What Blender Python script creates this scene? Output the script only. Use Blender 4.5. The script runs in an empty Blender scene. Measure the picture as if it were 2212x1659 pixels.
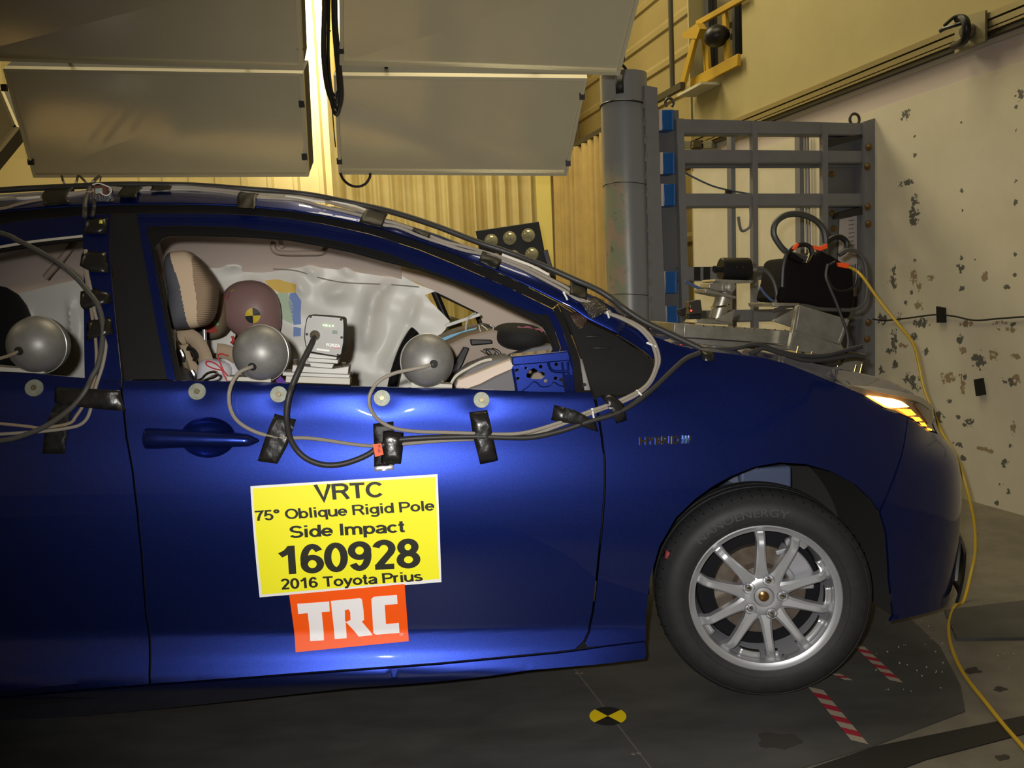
import bpy, bmesh, math, random
import numpy as np
from mathutils import Vector, Matrix
from mathutils.geometry import delaunay_2d_cdt
random.seed(7); RNG = np.random.default_rng(7)
SC = bpy.context.scene
COL = SC.collection
rad = math.radians

# ------------------------------------------------------------------ camera
CAMH = 1.163
FPX = 1789.0
_p, _t = rad(6.0), rad(2.66)
_r0 = np.array([1, 0, 0.]); _u0 = np.array([0, math.sin(_p), math.cos(_p)]); CF = np.array([0, math.cos(_p), -math.sin(_p)])
CR = math.cos(_t) * _r0 - math.sin(_t) * _u0
CU = math.cos(_t) * _u0 + math.sin(_t) * _r0
CO = np.array([0, 0, CAMH])
cam_d = bpy.data.cameras.new('camera'); cam = bpy.data.objects.new('camera', cam_d); COL.objects.link(cam)
cam_d.sensor_fit = 'HORIZONTAL'; cam_d.sensor_width = 36.0; cam_d.lens = 36.0 * FPX / 2212.0
cam_d.clip_start = 0.02; cam_d.clip_end = 100
M = Matrix(((CR[0], CU[0], -CF[0], CO[0]), (CR[1], CU[1], -CF[1], CO[1]), (CR[2], CU[2], -CF[2], CO[2]), (0, 0, 0, 1)))
cam.matrix_world = M
SC.camera = cam

# ------------------------------------------------------------------ light
w = bpy.data.worlds.new('world'); SC.world = w; w.use_nodes = True
w.node_tree.nodes['Background'].inputs[0].default_value = (0.9, 0.8, 0.55, 1)
w.node_tree.nodes['Background'].inputs[1].default_value = 0.08
SC.view_settings.view_transform = 'Standard'; SC.view_settings.look = 'None'
SC.view_settings.exposure = 0.0; SC.view_settings.gamma = 1.0
try: SC.view_settings.use_curve_mapping = False
except Exception: pass

def light(name, kind, loc, energy, color, target=None, **kw):
    d = bpy.data.lights.new(name, kind); d.energy = energy; d.color = color
    for k, v in kw.items(): setattr(d, k, v)
    o = bpy.data.objects.new(name, d); COL.objects.link(o); o.location = loc
    if target is not None:
        o.rotation_euler = (Vector(target) - Vector(loc)).to_track_quat('-Z', 'Y').to_euler()
    return o
# the camera's own flash, just left of and above the lens
light('camera_flash', 'SPOT', (-0.06, -0.02, 1.225), 215.0, (1.0, 0.97, 0.93), target=(0.15, 2.2, 0.86),
      spot_size=rad(92), spot_blend=1.0, shadow_soft_size=0.018)
WARM = (1.0, 0.86, 0.55)
for i, (x, y, z, e) in enumerate(((-1.0, 7.4, 5.9, 190), (0.6, 4.2, 5.9, 88), (-3.8, 7.4, 5.9, 130), (-6.6, 2.0, 5.9, 40))):
    light('ceiling_lamp', 'AREA', (x, y, z), e, WARM, shape='RECTANGLE', size=2.6, size_y=1.6)
# work lamp standing behind the raised light panels, washing the curtain in the gap between them
light('work_lamp', 'SPOT', (-2.9, 9.2, 5.0), 900.0, (1.0, 0.9, 0.68), target=(-2.35, 10.4, 4.55), spot_size=rad(95), spot_blend=0.8, shadow_soft_size=0.06)

# ------------------------------------------------------------------ pixel <-> place
def ray(px, py):
    px = np.asarray(px, float); py = np.asarray(py, float)
    return CF + ((px - 1106.0) / FPX)[..., None] * CR - ((py - 829.5) / FPX)[..., None] * CU
def at(px, py, depth):                       # point on the ray at world y = depth
    d = ray(px, py); return CO + d * (depth / d[..., 1])[..., None]
def on_plane(px, py, p0, n):
    d = ray(px, py); return CO + d * (np.dot(np.asarray(p0) - CO, n) / (d @ np.asarray(n)))[..., None]
def on_floor(px, py, z=0.0): return on_plane(px, py, (0, 0, z), np.array([0, 0, 1.]))
WD = np.array([-0.2577, 0.9662, 0.0])        # the right wall runs this way
WN = np.array([-0.9662, -0.2577, 0.0])       # and faces this way
W0 = np.array([2.388, 4.076, 0.0])
def on_wall(px, py, off=0.0): return on_plane(px, py, W0 + WN * off, WN)
# the car's own frame: u forward, w inward from its near side, z up
YAW = rad(7.0)
KO = np.array([0.676, 2.202, 0.0])
KU = np.array([math.cos(YAW), math.sin(YAW), 0]); KW = np.array([-math.sin(YAW), math.cos(YAW), 0])
KM = Matrix.Translation(Vector(KO)) @ Matrix.Rotation(YAW, 4, 'Z')
def to_car(P): D = np.asarray(P) - KO; return np.stack([D @ KU, D @ KW, D[..., 2]], -1)
def from_car(Q): Q = np.asarray(Q, float); return KO + Q[..., 0:1] * KU + Q[..., 1:2] * KW + Q[..., 2:3] * np.array([0, 0, 1.])
def in_car(px, py, w): return to_car(on_plane(px, py, KO + KW * w, KW))      # car coordinates at depth w
def car_pt(px, py, w): return on_plane(px, py, KO + KW * w, KW)              # world coordinates at depth w

# ------------------------------------------------------------------ materials
MATS = {}
def mat(name, col, rough=0.5, metal=0.0, spec=0.5, coat=0.0, coat_rough=0.03, noise=None, bump=None, emit=None, alpha=1.0, trans=0.0, ior=1.45, sheen=0.0):
    if name in MATS: return MATS[name]
    m = bpy.data.materials.new(name); m.use_nodes = True; nt = m.node_tree; b = nt.nodes['Principled BSDF']
    I = b.inputs
    I['Base Color'].default_value = (*col, 1); I['Roughness'].default_value = rough; I['Metallic'].default_value = metal
    I['Specular IOR Level'].default_value = spec; I['Coat Weight'].default_value = coat; I['Coat Roughness'].default_value = coat_rough
    I['Alpha'].default_value = alpha; I['Transmission Weight'].default_value = trans; I['IOR'].default_value = ior
    if sheen: I['Sheen Weight'].default_value = sheen
    if emit: I['Emission Color'].default_value = (*emit[0], 1); I['Emission Strength'].default_value = emit[1]
    if noise or bump:
        tc = nt.nodes.new('ShaderNodeTexCoord')
    if noise:                                   # (scale, second colour, low, high[, stretch])
        n = nt.nodes.new('ShaderNodeTexNoise'); n.inputs['Scale'].default_value = noise[0]; n.inputs['Detail'].default_value = 6; n.inputs['Roughness'].default_value = 0.65
        if len(noise) > 4:
            mp = nt.nodes.new('ShaderNodeMapping'); mp.inputs['Scale'].default_value = noise[4]
            nt.links.new(tc.outputs['Object'], mp.inputs['Vector']); nt.links.new(mp.outputs[0], n.inputs['Vector'])
        else: nt.links.new(tc.outputs['Object'], n.inputs['Vector'])
        r = nt.nodes.new('ShaderNodeValToRGB'); r.color_ramp.elements[0].position = noise[2]; r.color_ramp.elements[1].position = noise[3]
        r.color_ramp.elements[0].color = (*col, 1); r.color_ramp.elements[1].color = (*noise[1], 1)
        nt.links.new(n.outputs['Fac'], r.inputs['Fac']); nt.links.new(r.outputs['Color'], I['Base Color'])
    if bump:                                    # (scale, strength, distance)
        n = nt.nodes.new('ShaderNodeTexNoise'); n.inputs['Scale'].default_value = bump[0]; n.inputs['Detail'].default_value = 3
        nt.links.new(tc.outputs['Object'], n.inputs['Vector'])
        bp = nt.nodes.new('ShaderNodeBump'); bp.inputs['Strength'].default_value = bump[1]; bp.inputs['Distance'].default_value = bump[2]
        nt.links.new(n.outputs['Fac'], bp.inputs['Height']); nt.links.new(bp.outputs[0], I['Normal'])
    MATS[name] = m; return m
def S(r, g, b):                                 # sRGB bytes -> linear
    f = lambda v: ((v / 255 + 0.055) / 1.055) ** 2.4 if v > 10 else v / 255 / 12.92
    return (f(r), f(g), f(b))

# ------------------------------------------------------------------ mesh building
class MB:
    def __init__(s): s.v = []; s.f = []; s.m = []; s.k = 0
    def add(s, V, F):
        o = len(s.v); s.v.extend([tuple(map(float, p)) for p in V]); s.f.extend([tuple(i + o for i in f) for f in F]); s.m.extend([s.k] * len(F)); return s
    def box(s, c, e, R=None):                   # centre, full extents, rotation (3x3 rows = local axes in world)
        c = np.asarray(c, float); e = np.asarray(e, float) / 2
        V = np.array([[x, y, z] for x in (-1, 1) for y in (-1, 1) for z in (-1, 1)]) * e
        if R is not None: V = V @ np.asarray(R)
        return s.add(V + c, [(0, 1, 3, 2), (4, 6, 7, 5), (0, 4, 5, 1), (2, 3, 7, 6), (0, 2, 6, 4), (1, 5, 7, 3)])
    def bar(s, a, b, wx, wy, up=(0, 0, 1)):     # rectangular bar from a to b
        a = np.asarray(a, float); b = np.asarray(b, float); d = b - a; L = np.linalg.norm(d); d = d / L
        x = np.cross(d, up); x /= np.linalg.norm(x); y = np.cross(x, d)
        return s.box((a + b) / 2, (wx, wy, L), np.array([x, y, d]))
    def prism(s, P, d):                         # planar polygon P (world) pushed by vector d
        P = np.asarray(P, float); n = len(P); V = np.concatenate([P, P + np.asarray(d)])
        return s.add(V, [tuple(range(n))[::-1], tuple(range(n, 2 * n))] + [(i, (i + 1) % n, n + (i + 1) % n, n + i) for i in range(n)])
    def tube(s, P, r, n=10, closed=False, cap=True):
        P = np.asarray(P, float); m = len(P); r = np.broadcast_to(np.asarray(r, float), (m,))
        T = (np.roll(P, -1, 0) - np.roll(P, 1, 0)) if closed else np.gradient(P, axis=0)
        T = T / np.maximum(np.linalg.norm(T, axis=1, keepdims=True), 1e-9)
        ref = np.array([0, 0, 1.]) if abs(T[0][2]) < 0.9 else np.array([1., 0, 0])
        x = np.cross(T[0], ref); x /= np.linalg.norm(x); V = []
        a = np.arange(n) * 2 * math.pi / n
        for i in range(m):
            x = x - T[i] * (x @ T[i]); x /= np.linalg.norm(x); y = np.cross(T[i], x)
            V.append(P[i] + r[i] * (np.cos(a)[:, None] * x + np.sin(a)[:, None] * y))
        V = np.concatenate(V); F = []
        for i in range(m if closed else m - 1):
            j = (i + 1) % m
            F += [(i * n + k, i * n + (k + 1) % n, j * n + (k + 1) % n, j * n + k) for k in range(n)]
        if cap and not closed: F += [tuple(range(n))[::-1], tuple(range((m - 1) * n, m * n))]
        return s.add(V, F)
    def cyl(s, a, b, r, n=24, r2=None): return s.tube([a, b], [r, r if r2 is None else r2], n)
    def lathe(s, c, axis, prof, n=32, a0=0, a1=2 * math.pi, xref=None):   # prof: (radius, height along axis)
        c = np.asarray(c, float); z = np.asarray(axis, float); z = z / np.linalg.norm(z)
        x = np.asarray(xref, float) if xref is not None else np.cross(z, (0.31, 0.9, 0.2)); x = x - z * (x @ z); x /= np.linalg.norm(x); y = np.cross(z, x)
        full = abs(a1 - a0 - 2 * math.pi) < 1e-6; k = n if full else n + 1
        a = a0 + (a1 - a0) * np.arange(k) / n; V = []; F = []
        for (r, h) in prof: V += [c + z * h + r * (math.cos(t) * x + math.sin(t) * y) for t in a]
        for i in range(len(prof) - 1):
            for j in range(k if full else k - 1):
                q = (j + 1) % k; F.append((i * k + j, i * k + q, (i + 1) * k + q, (i + 1) * k + j))
        return s.add(V, F)
    def ball(s, c, r, n=24, sc=(1, 1, 1), R=None):
        V = []; F = []; m = n // 2
        for i in range(m + 1):
            for j in range(n):
                th = math.pi * i / m; ph = 2 * math.pi * j / n
                V.append((r * sc[0] * math.sin(th) * math.cos(ph), r * sc[1] * math.sin(th) * math.sin(ph), r * sc[2] * math.cos(th)))
        V = np.array(V)
        if R is not None: V = V @ np.asarray(R)
        for i in range(m):
            for j in range(n): F.append((i * n + j, (i + 1) * n + j, (i + 1) * n + (j + 1) % n, i * n + (j + 1) % n))
        return s.add(V + np.asarray(c), F)
    def grid(s, G):                             # G: rows x cols x 3
        G = np.asarray(G, float); a, b = G.shape[:2]
        return s.add(G.reshape(-1, 3), [(i * b + j, i * b + j + 1, (i + 1) * b + j + 1, (i + 1) * b + j) for i in range(a - 1) for j in range(b - 1)])

def spline(P, n=8):                             # Catmull-Rom through the points
    P = np.asarray(P, float)
    if len(P) < 3: return np.array([P[0] + (P[-1] - P[0]) * i / n for i in range(n + 1)])
    Q = np.concatenate([[2 * P[0] - P[1]], P, [2 * P[-1] - P[-2]]]); out = []
    for i in range(1, len(Q) - 2):
        for k in range(n):
            t = k / n
            out.append(0.5 * ((2 * Q[i]) + (-Q[i - 1] + Q[i + 1]) * t + (2 * Q[i - 1] - 5 * Q[i] + 4 * Q[i + 1] - Q[i + 2]) * t * t + (-Q[i - 1] + 3 * Q[i] - 3 * Q[i + 1] + Q[i + 2]) * t ** 3))
    out.append(P[-1]); return np.array(out)

def link(name, mb, mats, parent=None, smooth=True, bevel=0, angle=38, label=None, thick=0, subd=0, origin=None, thick_off=-1):
    """one mesh object, its geometry given in world space"""
    me = bpy.data.meshes.new(name)
    V = np.array(mb.v, float)
    if parent is not None:
        Wi = np.array(PW[parent.name].inverted()); Vl = V @ Wi[:3, :3].T + Wi[:3, 3]; loc = Vector((0, 0, 0))
    else:
        lo, hi = V.min(0), V.max(0); base = np.array([(lo[0] + hi[0]) / 2, (lo[1] + hi[1]) / 2, lo[2]]) if origin is None else np.asarray(origin)
        Vl = V - base; loc = Vector(base)
    me.from_pydata([tuple(p) for p in Vl], [], mb.f)
    if not isinstance(mats, (list, tuple)): mats = [mats]
    for m in mats: me.materials.append(m)
    if len(mats) > 1: me.polygons.foreach_set('material_index', mb.m)
    me.validate(); me.update()
    o = bpy.data.objects.new(name, me); COL.objects.link(o); o.location = loc
    if parent is not None:
        o.parent = parent
        PW[o.name] = PW[parent.name]
    else:
        PW[o.name] = Matrix.Translation(loc)
    if smooth:
        me.polygons.foreach_set('use_smooth', [True] * len(me.polygons))
        try: me.set_sharp_from_angle(angle=rad(angle))
        except Exception: pass
    if bevel:
        b = o.modifiers.new('bevel', 'BEVEL'); b.width = bevel; b.segments = 2; b.limit_method = 'ANGLE'; b.angle_limit = rad(40)
    if thick:
        b = o.modifiers.new('thickness', 'SOLIDIFY'); b.thickness = thick; b.offset = thick_off
    if subd:
        b = o.modifiers.new('sub', 'SUBSURF'); b.levels = subd; b.render_levels = subd
    if label: o['label'] = label
    return o
PW = {}                                         # object -> world matrix of the frame its mesh is given in
def empty(name, loc, label, cat, group=None, M=None):
    o = bpy.data.objects.new(name, None); COL.objects.link(o); o.empty_display_size = 0.1
    if M is not None: o.matrix_world = M; PW[o.name] = M
    else: o.location = loc; PW[o.name] = Matrix.Translation(Vector(loc))
    o['label'] = label; o['category'] = cat
    if group: o['group'] = group
    return o
def tag(o, label, cat, group=None):
    o['label'] = label; o['category'] = cat
    if group: o['group'] = group
    return o
def struct(o): o['kind'] = 'structure'; return o
def inside(P, X, Y):
    P = np.asarray(P); c = np.zeros(np.shape(X), bool); n = len(P)
    for i in range(n):
        x1, y1 = P[i]; x2, y2 = P[(i + 1) % n]
        if y1 == y2: continue
        k = ((y1 > Y) != (y2 > Y)) & (X < (x2 - x1) * (Y - y1) / (y2 - y1) + x1); c ^= k
    return c
def resample(P, h):
    out = []; n = len(P)
    for i in range(n):
        a = np.asarray(P[i], float); b = np.asarray(P[(i + 1) % n], float); k = max(1, int(np.linalg.norm(b - a) / h + 0.5))
        out += [a + (b - a) * j / k for j in range(k)]
    return np.array(out)
def fill2d(P, h, holes=()):                     # triangles over a 2-D polygon, with interior points every h
    B = resample(P, h); loops = [B] + [resample(q, h) for q in holes]
    lo = B.min(0); hi = B.max(0); pts = []; edges = []
    for L in loops:
        o = len(pts); pts += [tuple(p) for p in L]; edges += [(o + i, o + (i + 1) % len(L)) for i in range(len(L))]
    gx = np.arange(lo[0] + h / 2, hi[0], h); gy = np.arange(lo[1] + h / 2, hi[1], h * 0.866)
    X, Y = np.meshgrid(gx, gy); X = X + (np.arange(len(gy)) % 2)[:, None] * h / 2; X = X.ravel(); Y = Y.ravel()
    k = inside(B, X, Y)
    for L in loops[1:]: k &= ~inside(L, X, Y)
    X = X[k]; Y = Y[k]
    if len(X):
        allb = np.concatenate(loops); d = np.full(len(X), 9.)
        for i in range(0, len(X), 2000):
            d[i:i + 2000] = np.sqrt(((X[i:i + 2000, None] - allb[None, :, 0]) ** 2 + (Y[i:i + 2000, None] - allb[None, :, 1]) ** 2).min(1))
        X = X[d > 0.55 * h]; Y = Y[d > 0.55 * h]
    pts += list(zip(X, Y))
    r = delaunay_2d_cdt([Vector(p) for p in pts], edges, [], 0, 1e-7)
    V = np.array([tuple(v) for v in r[0]]); F = [tuple(f) for f in r[2]]
    C = np.array([V[list(f)].mean(0) for f in F]); k = inside(B, C[:, 0], C[:, 1])
    for L in loops[1:]: k &= ~inside(L, C[:, 0], C[:, 1])
    F2 = []
    for f, ok in zip(F, k):
        if not ok: continue
        a, b, c = V[f[0]], V[f[1]], V[f[2]]
        F2.append(f if (b[0] - a[0]) * (c[1] - a[1]) - (b[1] - a[1]) * (c[0] - a[0]) > 0 else f[::-1])
    return V, F2
# ================================================================== the car's side surface
_PT = np.array([(-4, 0), (-1.0, 0), (0, 0.002), (.22, .012), (.42, .038), (.585, .085), (.69, .158), (.765, .268), (.815, .40), (.86, .6), (.88, .88), (.86, 1.16), (.815, 1.36), (.69, 1.602), (.42, 1.722), (0, 1.76)])
_plan = spline(_PT, 16); _seg = np.r_[0, np.cumsum(np.hypot(*np.diff(_plan, axis=0).T))]
_pt = _seg - _seg[32]
_tan = np.gradient(_plan, axis=0); _tan /= np.linalg.norm(_tan, axis=1, keepdims=True)
def belt(u): return np.where(u < -0.3, 0.899 - 0.080 * (u + 0.4), 0.891 - 0.045 * (u + 0.3))
def _integ(tab):
    tab = np.array(tab); s = np.linspace(-1.1, 0.75, 1851); th = np.interp(s, tab[:, 0], tab[:, 1])
    w = np.r_[0, np.cumsum(np.tan(np.radians(th[:-1])) * np.diff(s))]; return s, w
_sA, _wA = _integ([(-1.1, -55), (-.80, -55), (-.772, -35), (-.758, 5), (-.745, 25), (-.718, 27), (-.700, 18), (-.66, 14), (-.652, 13), (-.645, -9), (-.58, -9), (-.45, -6), (-.36, -2), (-.29, 2), (-.235, 6), (-.20, 8.3), (-.17, 8.3), (-.145, 5), (-.115, 2), (-.09, 1), (-.065, 5), (-.04, 9), (-.022, 14), (-.01, 30), (-.003, 50), (0, 40), (.004, 22), (.30, 25), (.44, 33), (.48, 45), (.52, 62), (.56, 72), (.75, 76)])
_sB, _wB = _integ([(-1.1, -40), (-.80, -40), (-.76, -14), (-.6, -7), (-.4, -2), (-.28, 4), (-.19, 10), (-.12, 12), (-.05, 13), (-.0, 18), (.05, 24), (.1, 32), (.2, 45), (.75, 60)])
_wA -= np.interp(-.34, _sA, _wA); _wB -= np.interp(-.34, _sB, _wB)
BOLTS = []                                      # (u, z) of the fasteners: the door skin is drawn in round each
def prof(u, z):
    s = z - belt(u); b = np.clip((u + 0.50) / 0.45, 0, 1); b = b * b * (3 - 2 * b)
    w = (1 - b) * np.interp(s, _sA, _wA) + b * np.interp(s, _sB, _wB)
    for (bu, bz) in BOLTS:
        w = w + 0.0035 * np.exp(-(((u - bu) / 0.085) ** 2 + ((z - bz) / 0.045) ** 2)) + 0.004 * np.exp(-(((u - bu) / 0.034) ** 2 + ((z - bz) / 0.03) ** 2))
    k = np.clip((u - .42) / .24, 0, 1); return w + 0.004 + k * k * (3 - 2 * k) * np.interp(z, [.50, .58, .61, .635, .66, .68, .70, .74, .80], [.002, .004, .008, .017, .034, .047, .051, .046, .042])
def surf(t, z, off=0.0):                        # car coordinates of the skin; off > 0 stands proud of it
    t = np.asarray(t, float); z = np.asarray(z, float)
    u = np.interp(t, _pt, _plan[:, 0]); wv = np.interp(t, _pt, _plan[:, 1]); tx = np.interp(t, _pt, _tan[:, 0]); tw = np.interp(t, _pt, _tan[:, 1])
    k = prof(np.minimum(u, t), z) - off
    return np.stack([u - tw * k, wv + tx * k, z], -1)
def hit(px, py, off=0.0):                       # pixel -> (t, z) on the skin
    px = np.atleast_1d(np.asarray(px, float)); py = np.atleast_1d(np.asarray(py, float)); off = np.broadcast_to(np.asarray(off, float), px.shape)
    d = ray(px, py); dc = np.stack([d @ KU, d @ KW, d[:, 2]], -1); oc = to_car(CO)
    T = np.zeros(len(px)); Z = np.zeros(len(px))
    wv = np.full(len(px), 0.03)
    for _ in range(40):
        q = oc + dc * ((wv - oc[1]) / dc[:, 1])[:, None]; T = q[:, 0]; Z = q[:, 2]
        wn = np.interp(T, _plan[:160, 0], _plan[:160, 1]) + prof(T, Z) - off; wv = 0.35 * wv + 0.65 * np.clip(wn, -0.1, 0.9)
    far = T > 0.12
    if far.any():                               # round the nose: march along the ray
        dd = dc[far]; lam = np.linspace(1.7, 3.1, 700); q = oc + dd[:, None, :] * lam[None, :, None]
        tt = np.interp(q[..., 0], _plan[:160, 0], _pt[:160]); sub = (_plan[:, 0] > 0) & (_plan[:, 1] < 0.9); P = _plan[sub][::2]; Tn = _tan[sub][::2]; pt = _pt[sub][::2]
        D = (q[..., 0, None] - P[:, 0]) ** 2 + (q[..., 1, None] - P[:, 1]) ** 2; j = D.argmin(-1)
        sd = (q[..., 0] - P[j, 0]) * (-Tn[j, 1]) + (q[..., 1] - P[j, 1]) * Tn[j, 0]
        g = sd - prof(np.minimum(P[j, 0], pt[j]), q[..., 2]) + off[far][:, None]
        i = np.where((g > 0).any(1), (g > 0).argmax(1), g.argmax(1)); r = np.arange(len(i))
        T[far] = pt[j[r, i]] + (q[r, i, 0] - P[j[r, i], 0]) * Tn[j[r, i], 0] + (q[r, i, 1] - P[j[r, i], 1]) * Tn[j[r, i], 1]; Z[far] = q[r, i, 2]
    return T, Z
def skin(px, py, off=0.0):                      # pixel -> world point on the skin
    T, Z = hit(px, py, off); return from_car(surf(T, Z, off))
def poly_tz(P):                                 # pixel corners, or ('s', t, z) given on the skin itself
    out = []
    for p in P:
        if p[0] == 's': out.append((p[1], p[2]))
        else:
            T, Z = hit([p[0]], [p[1]]); out.append((T[0], Z[0]))
    return np.array(out)
def panel(name, P, mats, parent, h=0.02, off=0.0, holes=(), thick=0.008, angle=38, label=None):
    tz = poly_tz(P); V, F = fill2d(tz, h, [poly_tz(q) for q in holes])
    W = from_car(surf(V[:, 0], V[:, 1], off)); mb = MB(); mb.add(W, F)
    if thick:                                   # returned edges, with vertices of their own so that the face shades clean
        B = from_car(surf(V[:, 0], V[:, 1], off - thick)); E = {}
        for f in F:
            for i in range(len(f)):
                e = (f[i], f[(i + 1) % len(f)]); E[e] = 1
        rim = [e for e in E if (e[1], e[0]) not in E]; k = {}; RV = []
        for e in rim:
            for i in e:
                if i not in k: k[i] = len(RV); RV += [W[i], B[i]]
        mb.add(RV, [(k[j], k[i], k[i] + 1, k[j] + 1) for i, j in rim])
    return link(name, mb, mats, parent, angle=angle, label=label)
def curve_on(P, off, n=6):                      # smooth path over the skin through pixel points; off may vary
    P = np.asarray(P, float); S_ = spline(P[:, :2], n); o = np.full(len(S_), off, float) if np.isscalar(off) else np.interp(np.arange(len(S_)) / n, np.arange(len(P)), off)
    T, Z = hit(S_[:, 0], S_[:, 1], o); return from_car(surf(T, Z, o))

def paint_mat(name, base, dark=False):
    m = mat(name, base, rough=0.37, metal=0.85, coat=1.0, coat_rough=0.02)
    nt = m.node_tree; b = nt.nodes['Principled BSDF']
    tc = nt.nodes.new('ShaderNodeTexCoord'); n = nt.nodes.new('ShaderNodeTexVoronoi'); n.inputs['Scale'].default_value = 900
    r = nt.nodes.new('ShaderNodeMix'); r.data_type = 'RGBA'; r.inputs[0].default_value = 0.06
    nt.links.new(tc.outputs['Object'], n.inputs['Vector']); r.inputs[6].default_value = (*base, 1); nt.links.new(n.outputs['Color'], r.inputs[7])
    mu = nt.nodes.new('ShaderNodeMix'); mu.data_type = 'RGBA'; mu.blend_type = 'MULTIPLY'; mu.inputs[0].default_value = 1.0
    bw = nt.nodes.new('ShaderNodeMapRange'); bw.inputs[3].default_value = 0.7; bw.inputs[4].default_value = 1.35
    nt.links.new(n.outputs['Color'], bw.inputs[0]); mu.inputs[6].default_value = (*base, 1); nt.links.new(bw.outputs[0], mu.inputs[7]); nt.links.new(mu.outputs[2], b.inputs['Base Color'])
    return m
BLUE = paint_mat('blue_paint', (0.010, 0.025, 0.185))
BLACKTRIM = mat('black_trim', (0.010, 0.010, 0.010), rough=0.45, spec=0.3)
SEAL = mat('rubber_seal', (0.009, 0.009, 0.009), rough=0.42, spec=0.22)
DARKP = mat('dark_plastic', (0.012, 0.012, 0.012), rough=0.48, spec=0.25)
GLOSSBLK = mat('gloss_black', (0.012, 0.012, 0.012), rough=0.18, spec=0.5)
RUBBER = mat('tyre_rubber', (0.017, 0.017, 0.018), rough=0.6, spec=0.4, noise=(30, (0.024, 0.024, 0.025), 0.35, 0.7))
ALLOY = mat('alloy_wheel', (0.52, 0.53, 0.55), rough=0.42, metal=0.65, coat=0.2, coat_rough=0.15)
ALLOYB = mat('machined_alloy', (0.75, 0.76, 0.78), rough=0.25, metal=0.8)
CHROME = mat('chrome', (0.8, 0.8, 0.82), rough=0.07, metal=1.0)
STEEL = mat('zinc_steel', (0.26, 0.27, 0.22), rough=0.5, metal=0.35, noise=(60, (0.20, 0.21, 0.16), 0.4, 0.6))
ROTOR = mat('brake_rotor', (0.20, 0.17, 0.14), rough=0.42, metal=0.7, noise=(14, (0.12, 0.08, 0.05), 0.4, 0.7))
CAST = mat('cast_metal', (0.32, 0.32, 0.34), rough=0.5, metal=0.3)
BEIGE = mat('beige_trim', S(165, 150, 138), rough=0.8, spec=0.25, bump=(260, 0.12, 0.001))
GREYTRIM = mat('grey_trim', (0.11, 0.105, 0.11), rough=0.65)
VOID = mat('body_inner', (0.006, 0.006, 0.008), rough=0.8, spec=0.2)

car = empty('car', KO, 'dark blue metallic hatchback sprayed with test labels and taped cables, filling the foreground', 'car', M=KM)
car['label'] = 'dark blue metallic hatchback with taped cables and test labels on its doors'

bolt_px = [(74, 838), (426, 846), (602, 852), (825, 860), (1040, 864)]
for (x, y) in bolt_px[1:]:
    T, Z = hit([x], [y]); BOLTS.append((float(T[0]), float(Z[0])))

# ---- doors, sill, fender
CUP = [(449 + 60 * math.cos(a), 945 + 44 * math.sin(a)) for a in np.linspace(0, 2 * math.pi, 37)[:-1]]
BELTL = [(268, 822), (379, 822), (480, 824), (610, 828), (740, 834), (860, 837), (993, 840), (1094, 844), (1160, 846), (1278, 848)]
fd = panel('front_door', BELTL + [(1281, 858), (1288, 887), (1297, 941), (1304, 995), (1304, 1049), (1299, 1122), (1292, 1194), (1283, 1284), (1278, 1322), (1270, 1363), (1259, 1386), (1242, 1402),
    (1202, 1407), (949, 1431), (633, 1454), (326.5, 1477)][::1] + [(318.5, 1330), (309.5, 1205), (299.5, 1104), (289.5, 1019), (276, 945), (270, 888), (266, 850)], BLUE, car, h=0.0105, holes=[CUP])
_zr = lambda px, py: float(hit([px], [py])[1][0])
rd = panel('rear_door', [('s', -2.30, float(belt(-2.30)) - .004), (0, 805), (95, 809), (183, 817), (262, 822), (261, 850), (265, 888), (271, 945), (284.5, 1019), (294.5, 1104), (304.5, 1205), (313.5, 1330), (321.5, 1477.5), (190, 1488), (0, 1503.5), ('s', -2.30, _zr(0, 1503.5) + .004)], BLUE, car, h=0.02)
panel('side_sill', [('s', -2.34, _zr(0, 1508) + .004), (0, 1508), (190, 1493), (324, 1482), (633, 1459.5), (949, 1436.5), (1202, 1412.5), (1246, 1407), (1300, 1399), (1393, 1387), (1396, 1412), (1393, 1423), (1139, 1448), (759, 1486), (380, 1528), (0, 1563.5), ('s', -2.34, _zr(0, 1563.5))], BLUE, car, h=0.016)
FTOP = [(1400, 724), (1460, 748), (1513, 760), (1580, 767), (1647, 774), (1700, 788), (1760, 813), (1815, 835), (1860, 854), (1885, 869), (1910, 884)]
fender = panel('front_fender', [(1288, 858), (1364, 858), (1404, 828), (1419, 803), (1423, 789), (1414, 777), (1390, 758), (1340, 726), (1346, 702)] + FTOP + [(1960, 902), (1950, 960), (1925, 1040), (1897, 1103), (1883, 1080), (1847, 1046), (1793, 1017), (1739, 1002), (1684, 999), (1630, 1008), (1580, 1028), (1540, 1050), (1500, 1079), (1460, 1118), (1424, 1180), (1404, 1250), (1397, 1310), (1395, 1384),
    (1300, 1395), (1270, 1398), (1264, 1389), (1275, 1364), (1283, 1322), (1288, 1284), (1297, 1194), (1304, 1122), (1309, 1049), (1309, 995), (1302, 941), (1293, 887)], BLUE, car, h=0.016)
bumper = panel('front_bumper', [(1963, 904), (2004, 930), (2026, 938), (2042, 952), ('s', 0.70, 0.722), ('s', 0.78, 0.735), ('s', 1.00, 0.715), ('s', 1.35, 0.67), ('s', 2.0, 0.66), ('s', 2.3, 0.68), ('s', 2.3, 0.40), ('s', 2.0, 0.37), ('s', 1.35, 0.37), ('s', 1.05, 0.36), ('s', 0.83, 0.335), ('s', 0.80, 0.22), (2046, 1306), (1996, 1325), (1922, 1342), (1930, 1328), (1926, 1300), (1921, 1250), (1915, 1150), (1901, 1106), (1929, 1042), (1953, 962)], BLUE, car, h=0.022)
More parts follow.
